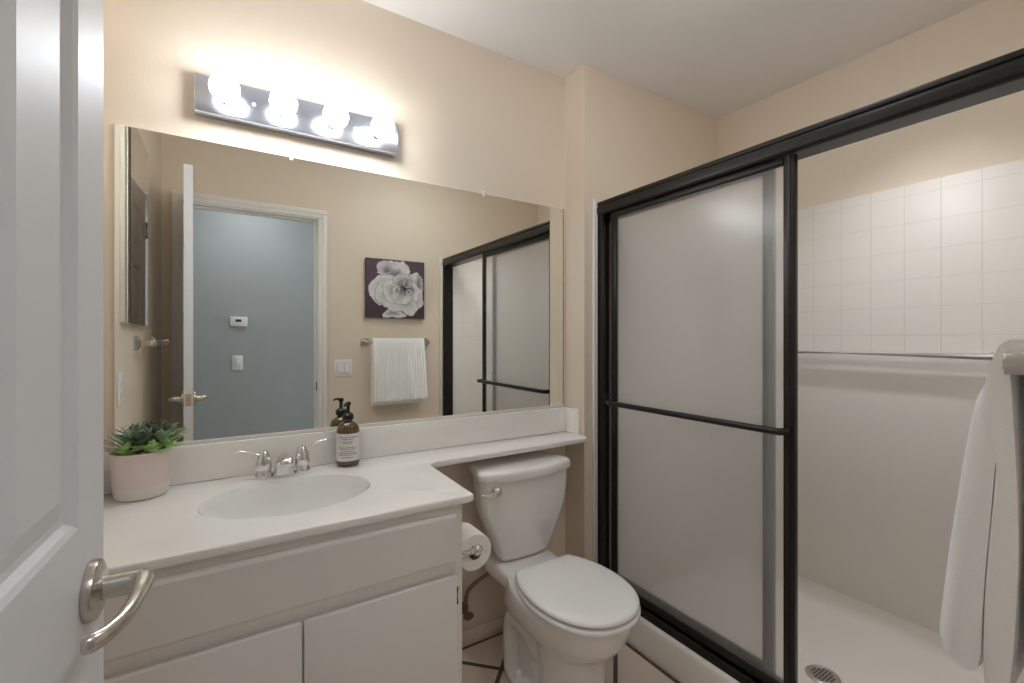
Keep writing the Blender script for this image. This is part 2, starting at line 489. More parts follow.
pan = thing('shower_pan', 'white moulded shower base with raised curb below the dark sliding doors', 'shower base', (1.85, -0.87, 0.0))
prof = [(1.392, 0.002), (1.392, 0.122), (1.396, 0.130), (1.404, 0.134), (1.490, 0.134), (1.502, 0.128), (1.512, 0.10),
        (1.525, 0.062), (1.56, 0.046), (1.80, 0.036), (2.05, 0.039), (2.245, 0.043), (2.262, 0.047), (2.278, 0.057), (2.290, 0.073), (2.297, 0.093), (2.2995, 0.118), (2.2997, 0.124),
        (2.2995, 0.002)]
bm = bmesh.new()
prism(bm, prof, 'X', 0, 1)
for v in bm.verts:                         # profile runs along Y
    y = v.co.y; t = v.co.x
    v.co = Vector((y, (YE - 0.0125) + t * ((YB + 0.0125) - (YE - 0.0125)), v.co.z))
obj('basin', bm, M['pan'], pan)
dr = bmesh.new()
lathe(dr, [(0.052, 0.0), (0.054, 0.003), (0.050, 0.0065), (0.043, 0.0075), (0.041, 0.0055), (0.0, 0.0055)], (1.812, -0.882, 0.0365), seg=36)
dro = obj('drain_grate', dr, M['steel'], pan)
hb = bmesh.new()
for i in range(-3, 4):
    for j in range(-3, 4):
        x, y = i * 0.0105, j * 0.0105
        if math.hypot(x, y) < 0.037:
            box(hb, 1.812 + x - 0.0032, 1.812 + x + 0.0032, -0.882 + y - 0.0032, -0.882 + y + 0.0032, 0.0415, 0.0425)
obj('drain_slot', hb, M['rubber'], dro)

# wall rod inside the shower
rod = thing('shower_towel_rod', 'long polished steel rod across the tiled shower back wall', 'towel rod', (XB - 0.03, -0.85, 1.18))
bm = bmesh.new(); tube(bm, [(2.262, -0.30, 1.183), (2.262, -1.235, 1.183)], 0.0125, 18)
obj('bar', bm, M['steel'], rod)
for y in (-0.31, -1.222):
    bm = bmesh.new()
    lathe(bm, [(0.020, 0.0), (0.020, 0.006), (0.011, 0.011), (0.010, 0.035), (0.0, 0.036)], (2.3005, y, 1.183), (-1, 0, 0), 20)
    obj('mount', bm, M['steel'], rod)

enc = thing('shower_enclosure', 'dark bronze framed shower enclosure with two pebbled glass sliding doors', 'shower door', (1.44, -0.87, 0.135))
# header: stepped extrusion along Y
hp = [(1.411, 1.856), (1.409, 1.850), (1.409, 1.842), (1.413, 1.840), (1.413, 1.836), (1.409, 1.834), (1.407, 1.826), (1.408, 1.806), (1.413, 1.799), (1.420, 1.797), (1.420, 1.800),
      (1.500, 1.800), (1.500, 1.856)]
def along_y(bm, prof, y0, y1):
    loft(bm, [[(x, y0, z) for x, z in prof], [(x, y1, z) for x, z in prof]])
    return bm
Y0, Y1 = YE - 0.0125, YB + 0.0125
obj('header', along_y(bmesh.new(), hp, Y0, Y1), M['bronze'], enc, angle=25)
tp = [(1.408, 0.1345), (1.408, 0.158), (1.412, 0.164), (1.418, 0.164), (1.420, 0.150), (1.445, 0.150), (1.447, 0.172), (1.452, 0.172), (1.454, 0.150), (1.480, 0.150), (1.482, 0.176), (1.488, 0.176), (1.490, 0.1345)]
obj('bottom_track', along_y(bmesh.new(), tp, Y0, Y1), M['bronze'], enc, angle=25)
for y, s in ((Y0, -1), (Y1, 1)):
    bm = bmesh.new()
    a, c = sorted((y, y + s * 0.012))
    box(bm, 1.411, 1.492, a, c, 0.165, 1.797, 0.002, 1)
    a, c = sorted((y, y + s * (0.033 if s < 0 else 0.018)))
    box(bm, 1.411, 1.420, a, c, 0.165, 1.797, 0.002, 1)
    j = obj('side_jamb', bm, M['bronze'], enc)
def panel(x, ya, yb, z0, z1, label, rail=0.024, st=0.034, sf=0.034):
    """one sliding panel: frame + glass; ya, yb are the inner edge of the far stile and the outer edge of the near one"""
    y_far, y_near = ya + sf, yb
    bm = bmesh.new()
    for y0, y1 in ((y_far - sf, y_far), (y_near, y_near + st)):
        box(bm, x - 0.010, x + 0.010, y0, y1, z0, z1, 0.003, 2)
        ym = (y0 + y1) / 2
        box(bm, x - 0.0125, x - 0.008, ym - 0.005, ym + 0.005, z0, z1, 0.0012, 1)
    box(bm, x - 0.010, x + 0.010, y_near + st, y_far - sf, z1 - rail, z1, 0.003, 2)
    box(bm, x - 0.0125, x - 0.008, y_near + st, y_far - sf, z1 - rail + 0.003, z1 - rail + 0.012, 0.0012, 1)
    box(bm, x - 0.010, x + 0.010, y_near + st, y_far - sf, z0, z0 + 0.030, 0.003, 2)
    f = obj('sliding_panel', bm, M['bronze'], enc); f['label'] = label
    g_ = bmesh.new(); box(g_, x - 0.0025, x + 0.0025, y_near + st - 0.004, y_far - sf + 0.004, z0 + 0.026, z1 - rail + 0.004)
    obj('glass', g_, M['glass'], f)
    return f
fp = panel(1.4335, -0.247, -0.976, 0.168, 1.7965, 'outer sliding panel with a dark towel bar across it', sf=0.033)
# towel bar on the outer panel
bm = bmesh.new()
zb = 0.972
tube(bm, smooth_path([(1.4225, -0.236, zb), (1.405, -0.233, zb), (1.388, -0.238, zb), (1.382, -0.260, zb)], 5) +
     smooth_path([(1.382, -0.30, zb), (1.382, -0.90, zb), (1.383, -0.930, zb), (1.389, -0.953, zb), (1.405, -0.960, zb), (1.4225, -0.959, zb)], 5), 0.0088, 12, flat=1.25, up=(0, 0, 1))
hbar = obj('towel_bar', bm, M['bronze'], fp)
ip = panel(1.4675, -0.166, -0.895, 0.178, 1.7965, 'inner sliding panel slid behind the outer one', sf=0.0185)
bm = bmesh.new(); box(bm, 1.411, 1.422, -0.202, -0.188, 0.955, 1.005, 0.003)
obj('bumper', bm, M['rubber'], enc)
bm = bmesh.new(); lathe(bm, [(0.006, 0), (0.006, 0.002), (0.003, 0.0045), (0.0, 0.005)], (1.4105, Y1 + 0.009, 1.12), (-1, 0, 0), 14)
obj('screw', bm, M['chrome'], enc)

# ------------------------------------------------------------------ vanity
van = thing('vanity_cabinet', 'white painted vanity cabinet with false drawer front and two flat doors', 'cabinet', (0.13, -0.26, 0.0))
YF = -0.5235
bm = bmesh.new()
box(bm, 0.535, 0.553, YF, -0.004, 0.0, 0.795, 0.001, 1)
box(bm, XL + 0.002, XL + 0.020, YF, -0.004, 0.0, 0.795)
box(bm, XL + 0.020, 0.535, YF + 0.07, YF + 0.085, 0.0, 0.095)
box(bm, XL + 0.020, 0.535, YF + 0.02, -0.004, 0.095, 0.112)
box(bm, XL + 0.020, 0.535, -0.016, -0.004, 0.112, 0.66)
obj('carcass', bm, M['cabinet'], van)
bm = bmesh.new()
box(bm, XL + 0.002, XL + 0.030, YF - 0.006, YF + 0.014, 0.095, 0.7955, 0.001, 1)
box(bm, 0.523, 0.554, YF - 0.006, YF + 0.014, 0.0, 0.7955, 0.001, 1)
box(bm, 0.128, 0.168, YF - 0.005, YF + 0.014, 0.112, 0.60)
for z0, z1 in ((0.762, 0.7955), (0.590, 0.625), (0.095, 0.135)):
    box(bm, XL + 0.030, 0.523, YF - 0.006, YF + 0.014, z0, z1, 0.001, 1)
obj('face_frame', bm, M['cabinet'], van)
bm = bmesh.new()
prism(bm, [(YF - 0.0062, 0.6135), (YF - 0.0062, 0.7735), (YF - 0.014, 0.7735), (YF - 0.0185, 0.770), (YF - 0.021, 0.764), (YF - 0.0215, 0.646), (YF - 0.0185, 0.640), (YF - 0.0175, 0.6265), (YF - 0.012, 0.6135)], 'X', XL + 0.020, 0.530)
obj('drawer_front', bm, M['cabinet'], van, angle=20)
for x0, x1, s in ((XL + 0.020, 0.1462, 0), (0.1502, 0.532, 1)):
    bm = bmesh.new(); box(bm, x0, x1, YF - 0.0215, YF - 0.0062, 0.120, 0.604, 0.0035, 2)
    d_ = obj('door', bm, M['cabinet'], van)
    for z in (0.545, 0.175):
        bm = bmesh.new()
        hx = x1 + 0.0035 if s else x0 - 0.0035
        tube(bm, [(hx, YF - 0.0125, z - 0.022), (hx, YF - 0.0125, z + 0.022)], 0.0035, 10)
        obj('hinge', bm, M['hinge'], d_)

# counter top with ledge over the toilet, integral bowl
ct = thing('countertop', 'cream cultured marble counter with oval sink and narrow ledge above the toilet', 'countertop', (0.14, -0.27, 0.796))
SX, SY, SA, SB = 0.152, -0.280, 0.213, 0.160
fil = [(0.590 + 0.036 * (1 - math.cos(a)) + 0.0, -0.183 - 0.036 * (1 - math.sin(a))) for a in [PI / 2 * k / 6 for k in range(7)]]
outline = [(XL + 0.001, -0.5475), (0.577, -0.5475), (0.582, -0.5435)] + [(0.590 + 0.038 - 0.038 * math.cos(PI / 2 * k / 7), -0.221 + 0.038 * math.sin(PI / 2 * k / 7)) for k in range(8)] + \
          [(XR - 0.026, -0.172), (XR - 0.014, -0.167), (XR - 0.004, -0.154), (XR - 0.001, -0.140), (XR - 0.001, -0.001), (XL + 0.001, -0.001)]
bm = bmesh.new()
r_ = 0.005; zb0 = 0.796
rings = []
for k in range(3): 
    a = PI / 2 * k / 2; rings.append([(x, y, zb0 + r_ * (1 - math.cos(a))) for x, y in offset_poly(outline, r_ * (1 - math.sin(a)))])
for k in range(4):
    a = PI / 2 * k / 3; rings.append([(x, y, CT - r_ * (1 - math.sin(a))) for x, y in offset_poly(outline, r_ * (1 - math.cos(a)))])
loft(bm, rings, cap0=False, cap1=False)
bm.verts.ensure_lookup_table()
n = len(outline)
lo_ring = bm.verts[0:n]; top_ring = bm.verts[(len(rings) - 1) * n:len(rings) * n]
def fill_hole(ring, z):
    ev = [bm.verts.new((x, y, z)) for x, y in ell(SX, SY, SA, SB, 64)]
    es = [bm.edges.new((ev[j], ev[(j + 1) % 64])) for j in range(64)]
    for j in range(n):
        e = bm.edges.get((ring[j], ring[(j + 1) % n])) or bm.edges.new((ring[j], ring[(j + 1) % n]))
        es.append(e)
    bmesh.ops.triangle_fill(bm, use_beauty=True, use_dissolve=False, edges=es)
    return ev
e1 = fill_hole(list(top_ring), CT)
e0 = fill_hole(list(lo_ring), zb0)
for j in range(64):
    k = (j + 1) % 64
    bm.faces.new((e1[j], e1[k], e0[k], e0[j]))
obj('slab', bm, M['marble'], ct, angle=30)
bm = bmesh.new()
rings = [ell(SX, SY, SA * s, SB * s2, 64, z) for s, s2, z in ((0.9995, 0.9995, 0.8165), (0.985, 0.982, 0.8125), (0.965, 0.96, 0.804), (0.935, 0.925, 0.786), (0.88, 0.86, 0.754), (0.78, 0.75, 0.722),
         (0.60, 0.56, 0.699), (0.36, 0.34, 0.687), (0.15, 0.17, 0.683), (0.10, 0.13, 0.682), (0.10, 0.13, 0.668), (0.38, 0.36, 0.674), (0.62, 0.58, 0.686), (0.80, 0.77, 0.709), (0.90, 0.88, 0.744), (0.955, 0.945, 0.78), (0.985, 0.98, 0.80), (0.9995, 0.9995, 0.806))]
loft(bm, rings, cap0=False, cap1=False)
vs = list(bm.verts)
for j in range(64):
    k = (j + 1) % 64; bm.faces.new((vs[j], vs[k], vs[17 * 64 + k], vs[17 * 64 + j]))
bas = obj('sink_basin', bm, M['basin'], ct, angle=60)
bm = bmesh.new(); lathe(bm, [(0.0, -0.006), (0.020, -0.006), (0.020, 0.003), (0.017, 0.005), (0.013, 0.004), (0.012, 0.009), (0.006, 0.011), (0.0, 0.011)], (SX, SY, 0.682), seg=24)
obj('drain', bm, M['chrome'], bas)
bm = bmesh.new(); box(bm, XL + 0.001, XR - 0.001, -0.018, -0.001, CT, 0.930, 0.004)
obj('backsplash', bm, M['marble'], ct)
bm = bmesh.new(); box(bm, XR - 0.016, XR - 0.001, -0.108, -0.0185, CT, 0.930, 0.004)
obj('side_splash', bm, M['marble'], ct)
bm = bmesh.new(); box(bm, XL + 0.001, XL + 0.016, -0.540, -0.0185, CT, 0.930, 0.004)
obj('side_splash', bm, M['marble'], ct)

# ------------------------------------------------------------------ faucet
fa = thing('faucet', 'chrome two handle faucet behind the oval sink', 'faucet', (0.153, -0.075, CT))
FY = -0.068
bm = bmesh.new()
secs = [(0.0, 0.001, 0.0330, 0.0270), (-0.001, 0.006, 0.0325, 0.0265), (-0.003, 0.020, 0.0285, 0.0235), (-0.006, 0.034, 0.0255, 0.0205), (-0.010, 0.046, 0.0235, 0.0180)]
rings = [[(0.155 + w * math.copysign(abs(math.cos(2 * PI * j / 32)) ** 0.75, math.cos(2 * PI * j / 32)), FY + dy_ + h * math.copysign(abs(math.sin(2 * PI * j / 32)) ** 0.75, math.sin(2 * PI * j / 32)), CT + z) for j in range(32)] for dy_, z, w, h in secs]
# the neck bends forward over the bowl and ends in a rounded tip
for k, (y, z, w, h) in enumerate(((-0.024, 0.058, 0.0225, 0.0150), (-0.046, 0.064, 0.0210, 0.0125), (-0.070, 0.063, 0.0195, 0.0115), (-0.088, 0.058, 0.0180, 0.0110), (-0.096, 0.054, 0.0150, 0.0085), (-0.099, 0.052, 0.0080, 0.0040))):
    a = (0.55, 1.15, 1.5, 1.75, 1.85, 1.85)[k]
    rings.append([(0.155 + w * math.cos(2 * PI * j / 32), FY + y + math.cos(a) * h * math.sin(2 * PI * j / 32), CT + z + math.sin(a) * h * math.sin(2 * PI * j / 32)) for j in range(32)])
loft(bm, rings)
obj('spout', bm, M['chrome'], fa, angle=60)
for x, s in ((0.099, -1), (0.208, 1)):
    bm = bmesh.new()
    lathe(bm, [(0.0235, 0.001), (0.0240, 0.004), (0.0235, 0.016), (0.0205, 0.020), (0.0200, 0.024), (0.0225, 0.028), (0.0220, 0.044), (0.0195, 0.062), (0.0150, 0.076), (0.008, 0.084), (0, 0.0855)], (x, FY, CT), seg=28)
    h_ = obj('handle', bm, M['chrome'], fa)
    bm = bmesh.new()
    dz = -0.003 if s < 0 else 0.004
    tube(bm, smooth_path([(x + s * 0.006, FY, 0.888), (x + s * 0.022, FY - 0.002, 0.894), (x + s * 0.040, FY - 0.003, 0.904 + dz), (x + s * 0.058, FY - 0.004, 0.909 + dz), (x + s * 0.076, FY - 0.004, 0.910 + 1.6 * dz)], 5),
         [0.0090, 0.0080, 0.0066, 0.0068, 0.0056], 12, flat=0.55, up=(0, 0, 1))
    obj('lever', bm, M['chrome'], h_)

# ------------------------------------------------------------------ soap bottle
sb = thing('soap_bottle', 'amber glass soap bottle with black pump and white label on the counter', 'soap bottle', (0.352, -0.062, CT))
bx, by = 0.352, -0.062
bm = bmesh.new()
lathe(bm, [(0.0, 0.0005), (0.030, 0.0005), (0.0360, 0.004), (0.0375, 0.010), (0.0375, 0.112), (0.0365, 0.122), (0.0325, 0.133), (0.0260, 0.141), (0.0185, 0.1465), (0.0145, 0.149), (0.0140, 0.155), (0.0, 0.155)], (bx, by, CT), seg=40)
obj('bottle', bm, M['amber'], sb)
bm = bmesh.new()
lathe(bm, [(0.0, 0.1552), (0.0180, 0.1554), (0.0185, 0.158), (0.0180, 0.171), (0.0130, 0.176), (0.0075, 0.179), (0.0058, 0.183), (0.0056, 0.201), (0.0085, 0.203), (0.0092, 0.211), (0.0070, 0.2145), (0.0, 0.215)], (bx, by, CT), seg=24)
pm = obj('pump', bm, M['black'], sb)
bm = bmesh.new()
dx, dy = -0.53, -0.848
tube(bm, smooth_path([(bx + dx * t, by + dy * t, CT + z) for t, z in ((0.0, 0.2085), (0.015, 0.210), (0.028, 0.209), (0.036, 0.204))], 4), [0.0056, 0.0048, 0.0036, 0.0030], 10)
obj('nozzle', bm, M['black'], pm)
def cyl_patch(bm, r, a0, a1, z0, z1, th, seg=24):
    """curved patch on the bottle, th thick"""
    A = [a0 + (a1 - a0) * k / seg for k in range(seg + 1)]
    f = lambda rr, a, z: (bx + rr * math.cos(a), by + rr * math.sin(a), z)
    rings = [[f(r, a, z0), f(r + th, a, z0), f(r + th, a, z1), f(r, a, z1)] for a in A]
    loft(bm, rings)
AC = math.radians(-105)                              # label faces the room
bm = bmesh.new(); cyl_patch(bm, 0.0376, AC - 1.35, AC + 1.35, CT + 0.021, CT + 0.112, 0.0004)
lb = obj('label', bm, M['label'], sb); lb['label'] = 'white paper label with rows of tiny grey print'
bm = bmesh.new()
rows = [(0.092, 6, 0.9), (0.086, 4, 0.5), (0.078, 5, 0.45), (0.073, 3, 0.35), (0.058, 7, 0.85), (0.0525, 6, 0.7), (0.045, 5, 0.55), (0.0395, 7, 0.9), (0.034, 6, 0.8), (0.0255, 4, 0.5)]
for z, k, w in rows:
    x = -w
    while x < w:
        l = random.uniform(0.05, 0.16)
        cyl_patch(bm, 0.0381, AC + x, AC + min(x + l, w), CT + 0.008 + z - 0.0012, CT + 0.008 + z + 0.0012, 0.0002, 3)
        x += l + random.uniform(0.04, 0.07)
obj('print', bm, M['ink'], lb)

# ------------------------------------------------------------------ potted succulent
PX, PY = -0.196, -0.072
pl = thing('potted_succulent', 'green succulent in a pale pink pot with white base beside the sink', 'potted plant', (PX, PY, CT))
bm = bmesh.new()
SPL = 0.034
lathe(bm, [(0.0, 0.0005), (0.052, 0.0005), (0.0565, 0.004), (0.0585, 0.012), (0.061, SPL), (0.0612, SPL)], (PX, PY, CT), seg=48, sx=1.03, sy=1.03)
obj('pot_base', bm, M['pot_white'], pl)
bm = bmesh.new()
lathe(bm, [(0.0, SPL), (0.0613, SPL), (0.0635, 0.070), (0.0655, 0.118), (0.0662, 0.123), (0.0650, 0.1255), (0.0622, 0.1245), (0.0612, 0.116), (0.0605, 0.108), (0.0, 0.108)], (PX, PY, CT), seg=48, sx=1.03, sy=1.03)
obj('pot', bm, M['pot_pink'], pl)
bm = bmesh.new()
lathe(bm, [(0.0603, 0.108), (0.0603, 0.114), (0.045, 0.118), (0.02, 0.119), (0.0, 0.120)], (PX, PY, CT), seg=32)
obj('soil', bm, M['soil'], pl)
def leaf(bm, base, direction, length, width, thick, curl=0.3, tip=0.25):
    d = Vector(direction).normalized(); a, up = frame_of(d)
    if up.z < 0: up = -up; a = -a
    rings = []
    for k in range(8):
        t = k / 7
        w = width * (math.sin(PI * min(1, t * 0.82 + 0.14)) ** 0.8) * (1 - tip * t) if k < 7 else 0.0008
        c = Vector(base) + d * (length * t) + up * (curl * length * t * t)
        th = thick * (1 - 0.7 * t)
        rings.append([c + a * (w / 2 * math.cos(2 * PI * j / 8)) + up * (th / 2 * math.sin(2 * PI * j / 8) + 0.22 * w * (math.cos(2 * PI * j / 8) ** 2)) for j in range(8)])
    loft(bm, rings)
def rosette(x, y, z, n_, l0, w0, mt, tilt=(0, 0), open_=1.0):
    bm = bmesh.new()
    for i in range(n_):
        f = i / n_
        az = i * 2.39996 + random.uniform(-0.2, 0.2)
        el = (0.15 + 1.15 * f) / open_
        l = l0 * (1.0 - 0.45 * f) * random.uniform(0.9, 1.1)
        d = Vector((math.cos(az) * math.cos(el) + tilt[0], math.sin(az) * math.cos(el) + tilt[1], math.sin(el)))
        leaf(bm, (x, y, z + 0.010 * f), d, l, w0 * (1 - 0.3 * f), 0.004, curl=0.15)
    return obj('foliage', bm, mt, pl, angle=70)
zs = CT + 0.121
rosette(PX + 0.000, PY - 0.012, zs + 0.016, 11, 0.060, 0.034, M['leaf_dark'], open_=1.1)
rosette(PX + 0.040, PY - 0.004, zs + 0.018, 10, 0.052, 0.032, M['leaf_mid'], (0.35, 0.0), 1.2)
rosette(PX - 0.034, PY - 0.030, zs + 0.002, 10, 0.042, 0.026, M['leaf_light'], (-0.2, -0.4), 1.3)
rosette(PX + 0.026, PY - 0.040, zs + 0.000, 10, 0.044, 0.030, M['leaf_light'], (0.3, -0.4), 1.3)
rosette(PX - 0.026, PY + 0.016, zs + 0.014, 9, 0.066, 0.022, M['leaf_mid'], (-0.15, 0.1))
rosette(PX + 0.022, PY + 0.030, zs + 0.028, 9, 0.052, 0.030, M['leaf_dark'], (0.15, 0.2))
rosette(PX + 0.056, PY - 0.022, zs + 0.006, 9, 0.042, 0.025, M['leaf_light'], (0.5, -0.2), 1.3)
bm = bmesh.new()
for az, l, e in ((3.0, 0.070, 0.25), (3.4, 0.066, 0.12), (2.7, 0.072, 0.45), (3.7, 0.062, 0.05), (3.2, 0.074, 0.42), (0.3, 0.058, 0.30), (0.7, 0.050, 0.2)):
    leaf(bm, (PX - 0.018 * (1 if az > 2 else -2), PY - 0.010, zs + 0.010), (math.cos(az), math.sin(az), e), l, 0.006, 0.003, 0.12, 0.5)
obj('foliage', bm, M['stem'], pl, angle=70)
bm = bmesh.new()
for i in range(18):
    az = i * 2 * PI / 18
    leaf(bm, (PX + 0.036 * math.cos(az), PY + 0.036 * math.sin(az), zs - 0.003), (math.cos(az), math.sin(az), 0.30), 0.036, 0.018, 0.004, 0.05)
obj('foliage', bm, M['leaf_light'], pl, angle=70)

# ------------------------------------------------------------------ wall mirror
mi = thing('wall_mirror', 'large frameless mirror on the wall above the sink', 'mirror', (0.53, 0, 0.932))
bm = bmesh.new(); box(bm, -0.264, 1.326, -0.006, -0.0012, 0.936, 1.848, 0.0012, 1)
obj('glass', bm, M['mirror'], mi)
bm = bmesh.new()
box(bm, -0.264, 1.328, -0.0095, -0.001, 0.9305, 0.9355, 0.001, 1); box(bm, -0.264, 1.328, -0.0095, -0.0065, 0.9355, 0.9415, 0.001, 1)
obj('channel', bm, M['caulk'], mi)
bm = bmesh.new(); box(bm, 1.3262, 1.3292, -0.0065, -0.001, 0.936, 1.848)
obj('edge', bm, M['slot'], mi)
for x in (0.183, 0.905):
    bm = bmesh.new(); box(bm, x - 0.008, x + 0.008, -0.0095, -0.001, 1.8485, 1.862, 0.002); box(bm, x - 0.006, x + 0.006, -0.0095, -0.0068, 1.838, 1.8525, 0.001)
    obj('clip', bm, M['plastic'], mi)

# ------------------------------------------------------------------ vanity light
vl = thing('vanity_light', 'polished strip light with four round bulbs above the mirror', 'wall light', (0.228, 0, 1.975))
bm = bmesh.new(); box(bm, -0.080, 0.533, -0.045, -0.001, 1.920, 2.030, 0.004, 2)
obj('back_plate', bm, M['bar_chrome'], vl)
for i in range(4):
    x = -0.003 + 0.1535 * i
    bm = bmesh.new(); lathe(bm, [(0.021, 0.0452), (0.021, 0.052), (0.017, 0.054), (0.0165, 0.064), (0.0, 0.064)], (x, 0, 1.975), (0, -1, 0), 24)
    so = obj('socket', bm, M['chrome'], vl)
    bm = bmesh.new()
    pr = [(0.0135, 0.0645), (0.0145, 0.070), (0.020, 0.077)]
    R = 0.039; c0 = 0.108
    for k in range(1, 15):
        a = -0.86 + (PI / 2 + 0.86) * k / 14
        pr.append((R * math.cos(a), c0 + R * math.sin(a)))
    lathe(bm, [(0.0, 0.0645)] + pr, (x, 0, 1.975), (0, -1, 0), 28)
    obj('bulb', bm, M['bulb'], vl, angle=80)
for x in (0.073, 0.380):
    bm = bmesh.new(); lathe(bm, [(0.005, 0.045), (0.005, 0.047), (0.003, 0.050), (0.0, 0.0505)], (x, 0, 1.975), (0, -1, 0), 14)
    obj('finial', bm, M['plastic'], vl)

# ------------------------------------------------------------------ unseen dome on the ceiling, added as fill light for the room
cl_ = thing('ceiling_fill_light', 'round white fill dome added on the ceiling out of view', 'fill light', (1.15, -0.95, ZC))
bm = bmesh.new(); lathe(bm, [(0.0, 0.0), (0.165, 0.0), (0.165, 0.018), (0.158, 0.026), (0.150, 0.026), (0.0, 0.026)], (1.15, -0.95, ZC - 0.0005), (0, 0, -1), 40)
obj('base', bm, M['plastic'], cl_)
bm = bmesh.new(); lathe(bm, [(0.0, 0.0265), (0.148, 0.0265), (0.147, 0.034), (0.135, 0.055), (0.110, 0.073), (0.075, 0.086), (0.035, 0.093), (0.0, 0.094)], (1.15, -0.95, ZC), (0, 0, -1), 40)
obj('globe', bm, M['dome'], cl_, angle=70)

# unseen disk and spot over the shower pan, added to brighten the shower
SLX, SLY = 1.86, -1.06
rl = thing('shower_fill_light', 'small round fill light added in the ceiling over the shower, out of view', 'fill light', (SLX, SLY, ZC))
bm = bmesh.new(); lathe(bm, [(0.055, 0.0), (0.085, 0.0), (0.086, 0.003), (0.082, 0.006), (0.058, 0.008), (0.055, 0.006)], (SLX, SLY, ZC - 0.0003), (0, 0, -1), 40)
obj('trim_ring', bm, M['plastic'], rl)
bm = bmesh.new(); lathe(bm, [(0.0, 0.001), (0.0548, 0.001), (0.0548, 0.004), (0.0, 0.005)], (SLX, SLY, ZC - 0.0003), (0, 0, -1), 40)
obj('lens', bm, M['dome'], rl)
ld = bpy.data.lights.new('shower_fill_spot', 'SPOT'); ld.energy = CAN; ld.spot_size = math.radians(100); ld.spot_blend = 0.9
ld.shadow_soft_size = 0.05; ld.color = (0.95, 0.98, 1.0)
lo_ = bpy.data.objects.new('shower_fill_spot', ld); COL.objects.link(lo_); lo_.location = (SLX, SLY, ZC - 0.012)

# ------------------------------------------------------------------ medicine cabinet on the left wall
mc = thing('medicine_cabinet', 'mirrored medicine cabinet on the left wall with a worn blackened edge', 'medicine cabinet', (XL, -0.648, 1.302))
bm = bmesh.new(); box(bm, XL + 0.0005, -0.2955, -0.892, -0.403, 1.304, 2.053, 0.001)
obj('box', bm, M['enamel'], mc)
bm = bmesh.new(); box(bm, -0.2953, -0.2935, -0.895, -0.400, 1.302, 2.055, 0.0005, 1)
dd = obj('door', bm, M['mirror_edge'], mc)
bm = bmesh.new(); box(bm, -0.2934, -0.2890, -0.895, -0.400, 1.302, 2.055)
bm2 = obj('mirror', bm, M['mirror'], dd)
bm = bmesh.new(); box(bm, -0.28895, -0.2886, -0.452, -0.400, 1.302, 2.055)
obj('flaked_edge', bm, M['mirror_edge'], dd)

# ------------------------------------------------------------------ wall plates
def plate(name, label, cat, x, y, z, nrm, gangs=1, outlet=False):
    """switch / outlet plate; nrm is the outward axis ('+X' or '+Y')"""
    w = 0.072 if gangs == 1 else 0.118
    t = thing(name, label, cat, (x, y, z))
    def bxx(bm, u0, u1, z0, z1, d0, d1, bev):
        if nrm == '+X': box(bm, x + d0, x + d1, y + u0, y + u1, z + z0, z + z1, bev)
        else: box(bm, x + u0, x + u1, y + d0, y + d1, z + z0, z + z1, bev)
    bm = bmesh.new(); bxx(bm, -w / 2, w / 2, -0.058, 0.058, 0.0005, 0.006, 0.002)
    obj('plate', bm, M['plastic'], t)
    for g_ in range(gangs):
        u = (g_ - (gangs - 1) / 2) * 0.046
        if outlet:
            for zz in (-0.020, 0.020):
                bm = bmesh.new(); bxx(bm, u - 0.016, u + 0.016, zz - 0.014, zz + 0.014, 0.006, 0.0085, 0.001)
                so = obj('socket', bm, M['plastic'], t)
                bm = bmesh.new()
                for uu in (-0.006, 0.006): bxx(bm, u + uu - 0.001, u + uu + 0.001, zz - 0.004, zz + 0.005, 0.0085, 0.0088, 0)
                obj('slot', bm, M['slot'], so)
        else:
            bm = bmesh.new(); bxx(bm, u - 0.0168, u + 0.0168, -0.0335, 0.0335, 0.0058, 0.0068, 0.0004)
            fr = obj('rocker_frame', bm, M['slot'], t)
            bm = bmesh.new(); bxx(bm, u - 0.0155, u + 0.0155, -0.032, 0.032, 0.0066, 0.0105, 0.0015)
            obj('rocker', bm, M['plastic'], fr)
    return t
plate('light_switch', 'white double rocker switch between the doorway and the hand towel', 'light switch', 0.680, YB, 1.044, '+Y', 2)
plate('hall_switch', 'white single switch under the thermostat on the grey hall wall', 'light switch', 0.079, YH, 1.050, '+Y', 1)
plate('wall_outlet', 'white outlet plate on the left wall below the medicine cabinet', 'outlet', XL, -0.385, 1.071, '+X', 1, True)
th = thing('thermostat', 'small white thermostat with dark display on the grey hall wall', 'thermostat', (0.085, YH, 1.38))
bm = bmesh.new(); box(bm, 0.027, 0.147, YH + 0.0005, YH + 0.024, 1.343, 1.420, 0.005)
bo = obj('housing', bm, M['plastic'], th)
bm = bmesh.new(); box(bm, 0.064, 0.106, YH + 0.0235, YH + 0.0248, 1.378, 1.398, 0.0005, 1)
obj('display', bm, M['screen'], th)

# ------------------------------------------------------------------ back wall towel bar with the white towel
def towel_bar(name, label, pts, out, length_axis):
    pass
BZ = 1.218; BY = YB + 0.076
tb = thing('towel_bar', 'satin nickel towel bar with square posts on the beige wall by the shower', 'towel bar', (1.06, YB, BZ))
bm = bmesh.new(); box(bm, 0.812, 1.270, BY - 0.008, BY + 0.008, BZ - 0.008, BZ + 0.008, 0.002)
obj('bar', bm, M['nickel'], tb)
for x in (0.822, 1.263):
    bm = bmesh.new()
    box(bm, x - 0.029, x + 0.029, YB + 0.0005, YB + 0.009, BZ - 0.027, BZ + 0.027, 0.003)
    box(bm, x - 0.021, x + 0.021, YB + 0.009, YB + 0.016, BZ - 0.020, BZ + 0.020, 0.003)
    box(bm, x - 0.0135, x + 0.0135, YB + 0.016, BY + 0.0060, BZ - 0.0130, BZ + 0.0130, 0.0015)
    obj('post', bm, M['nickel'], tb)
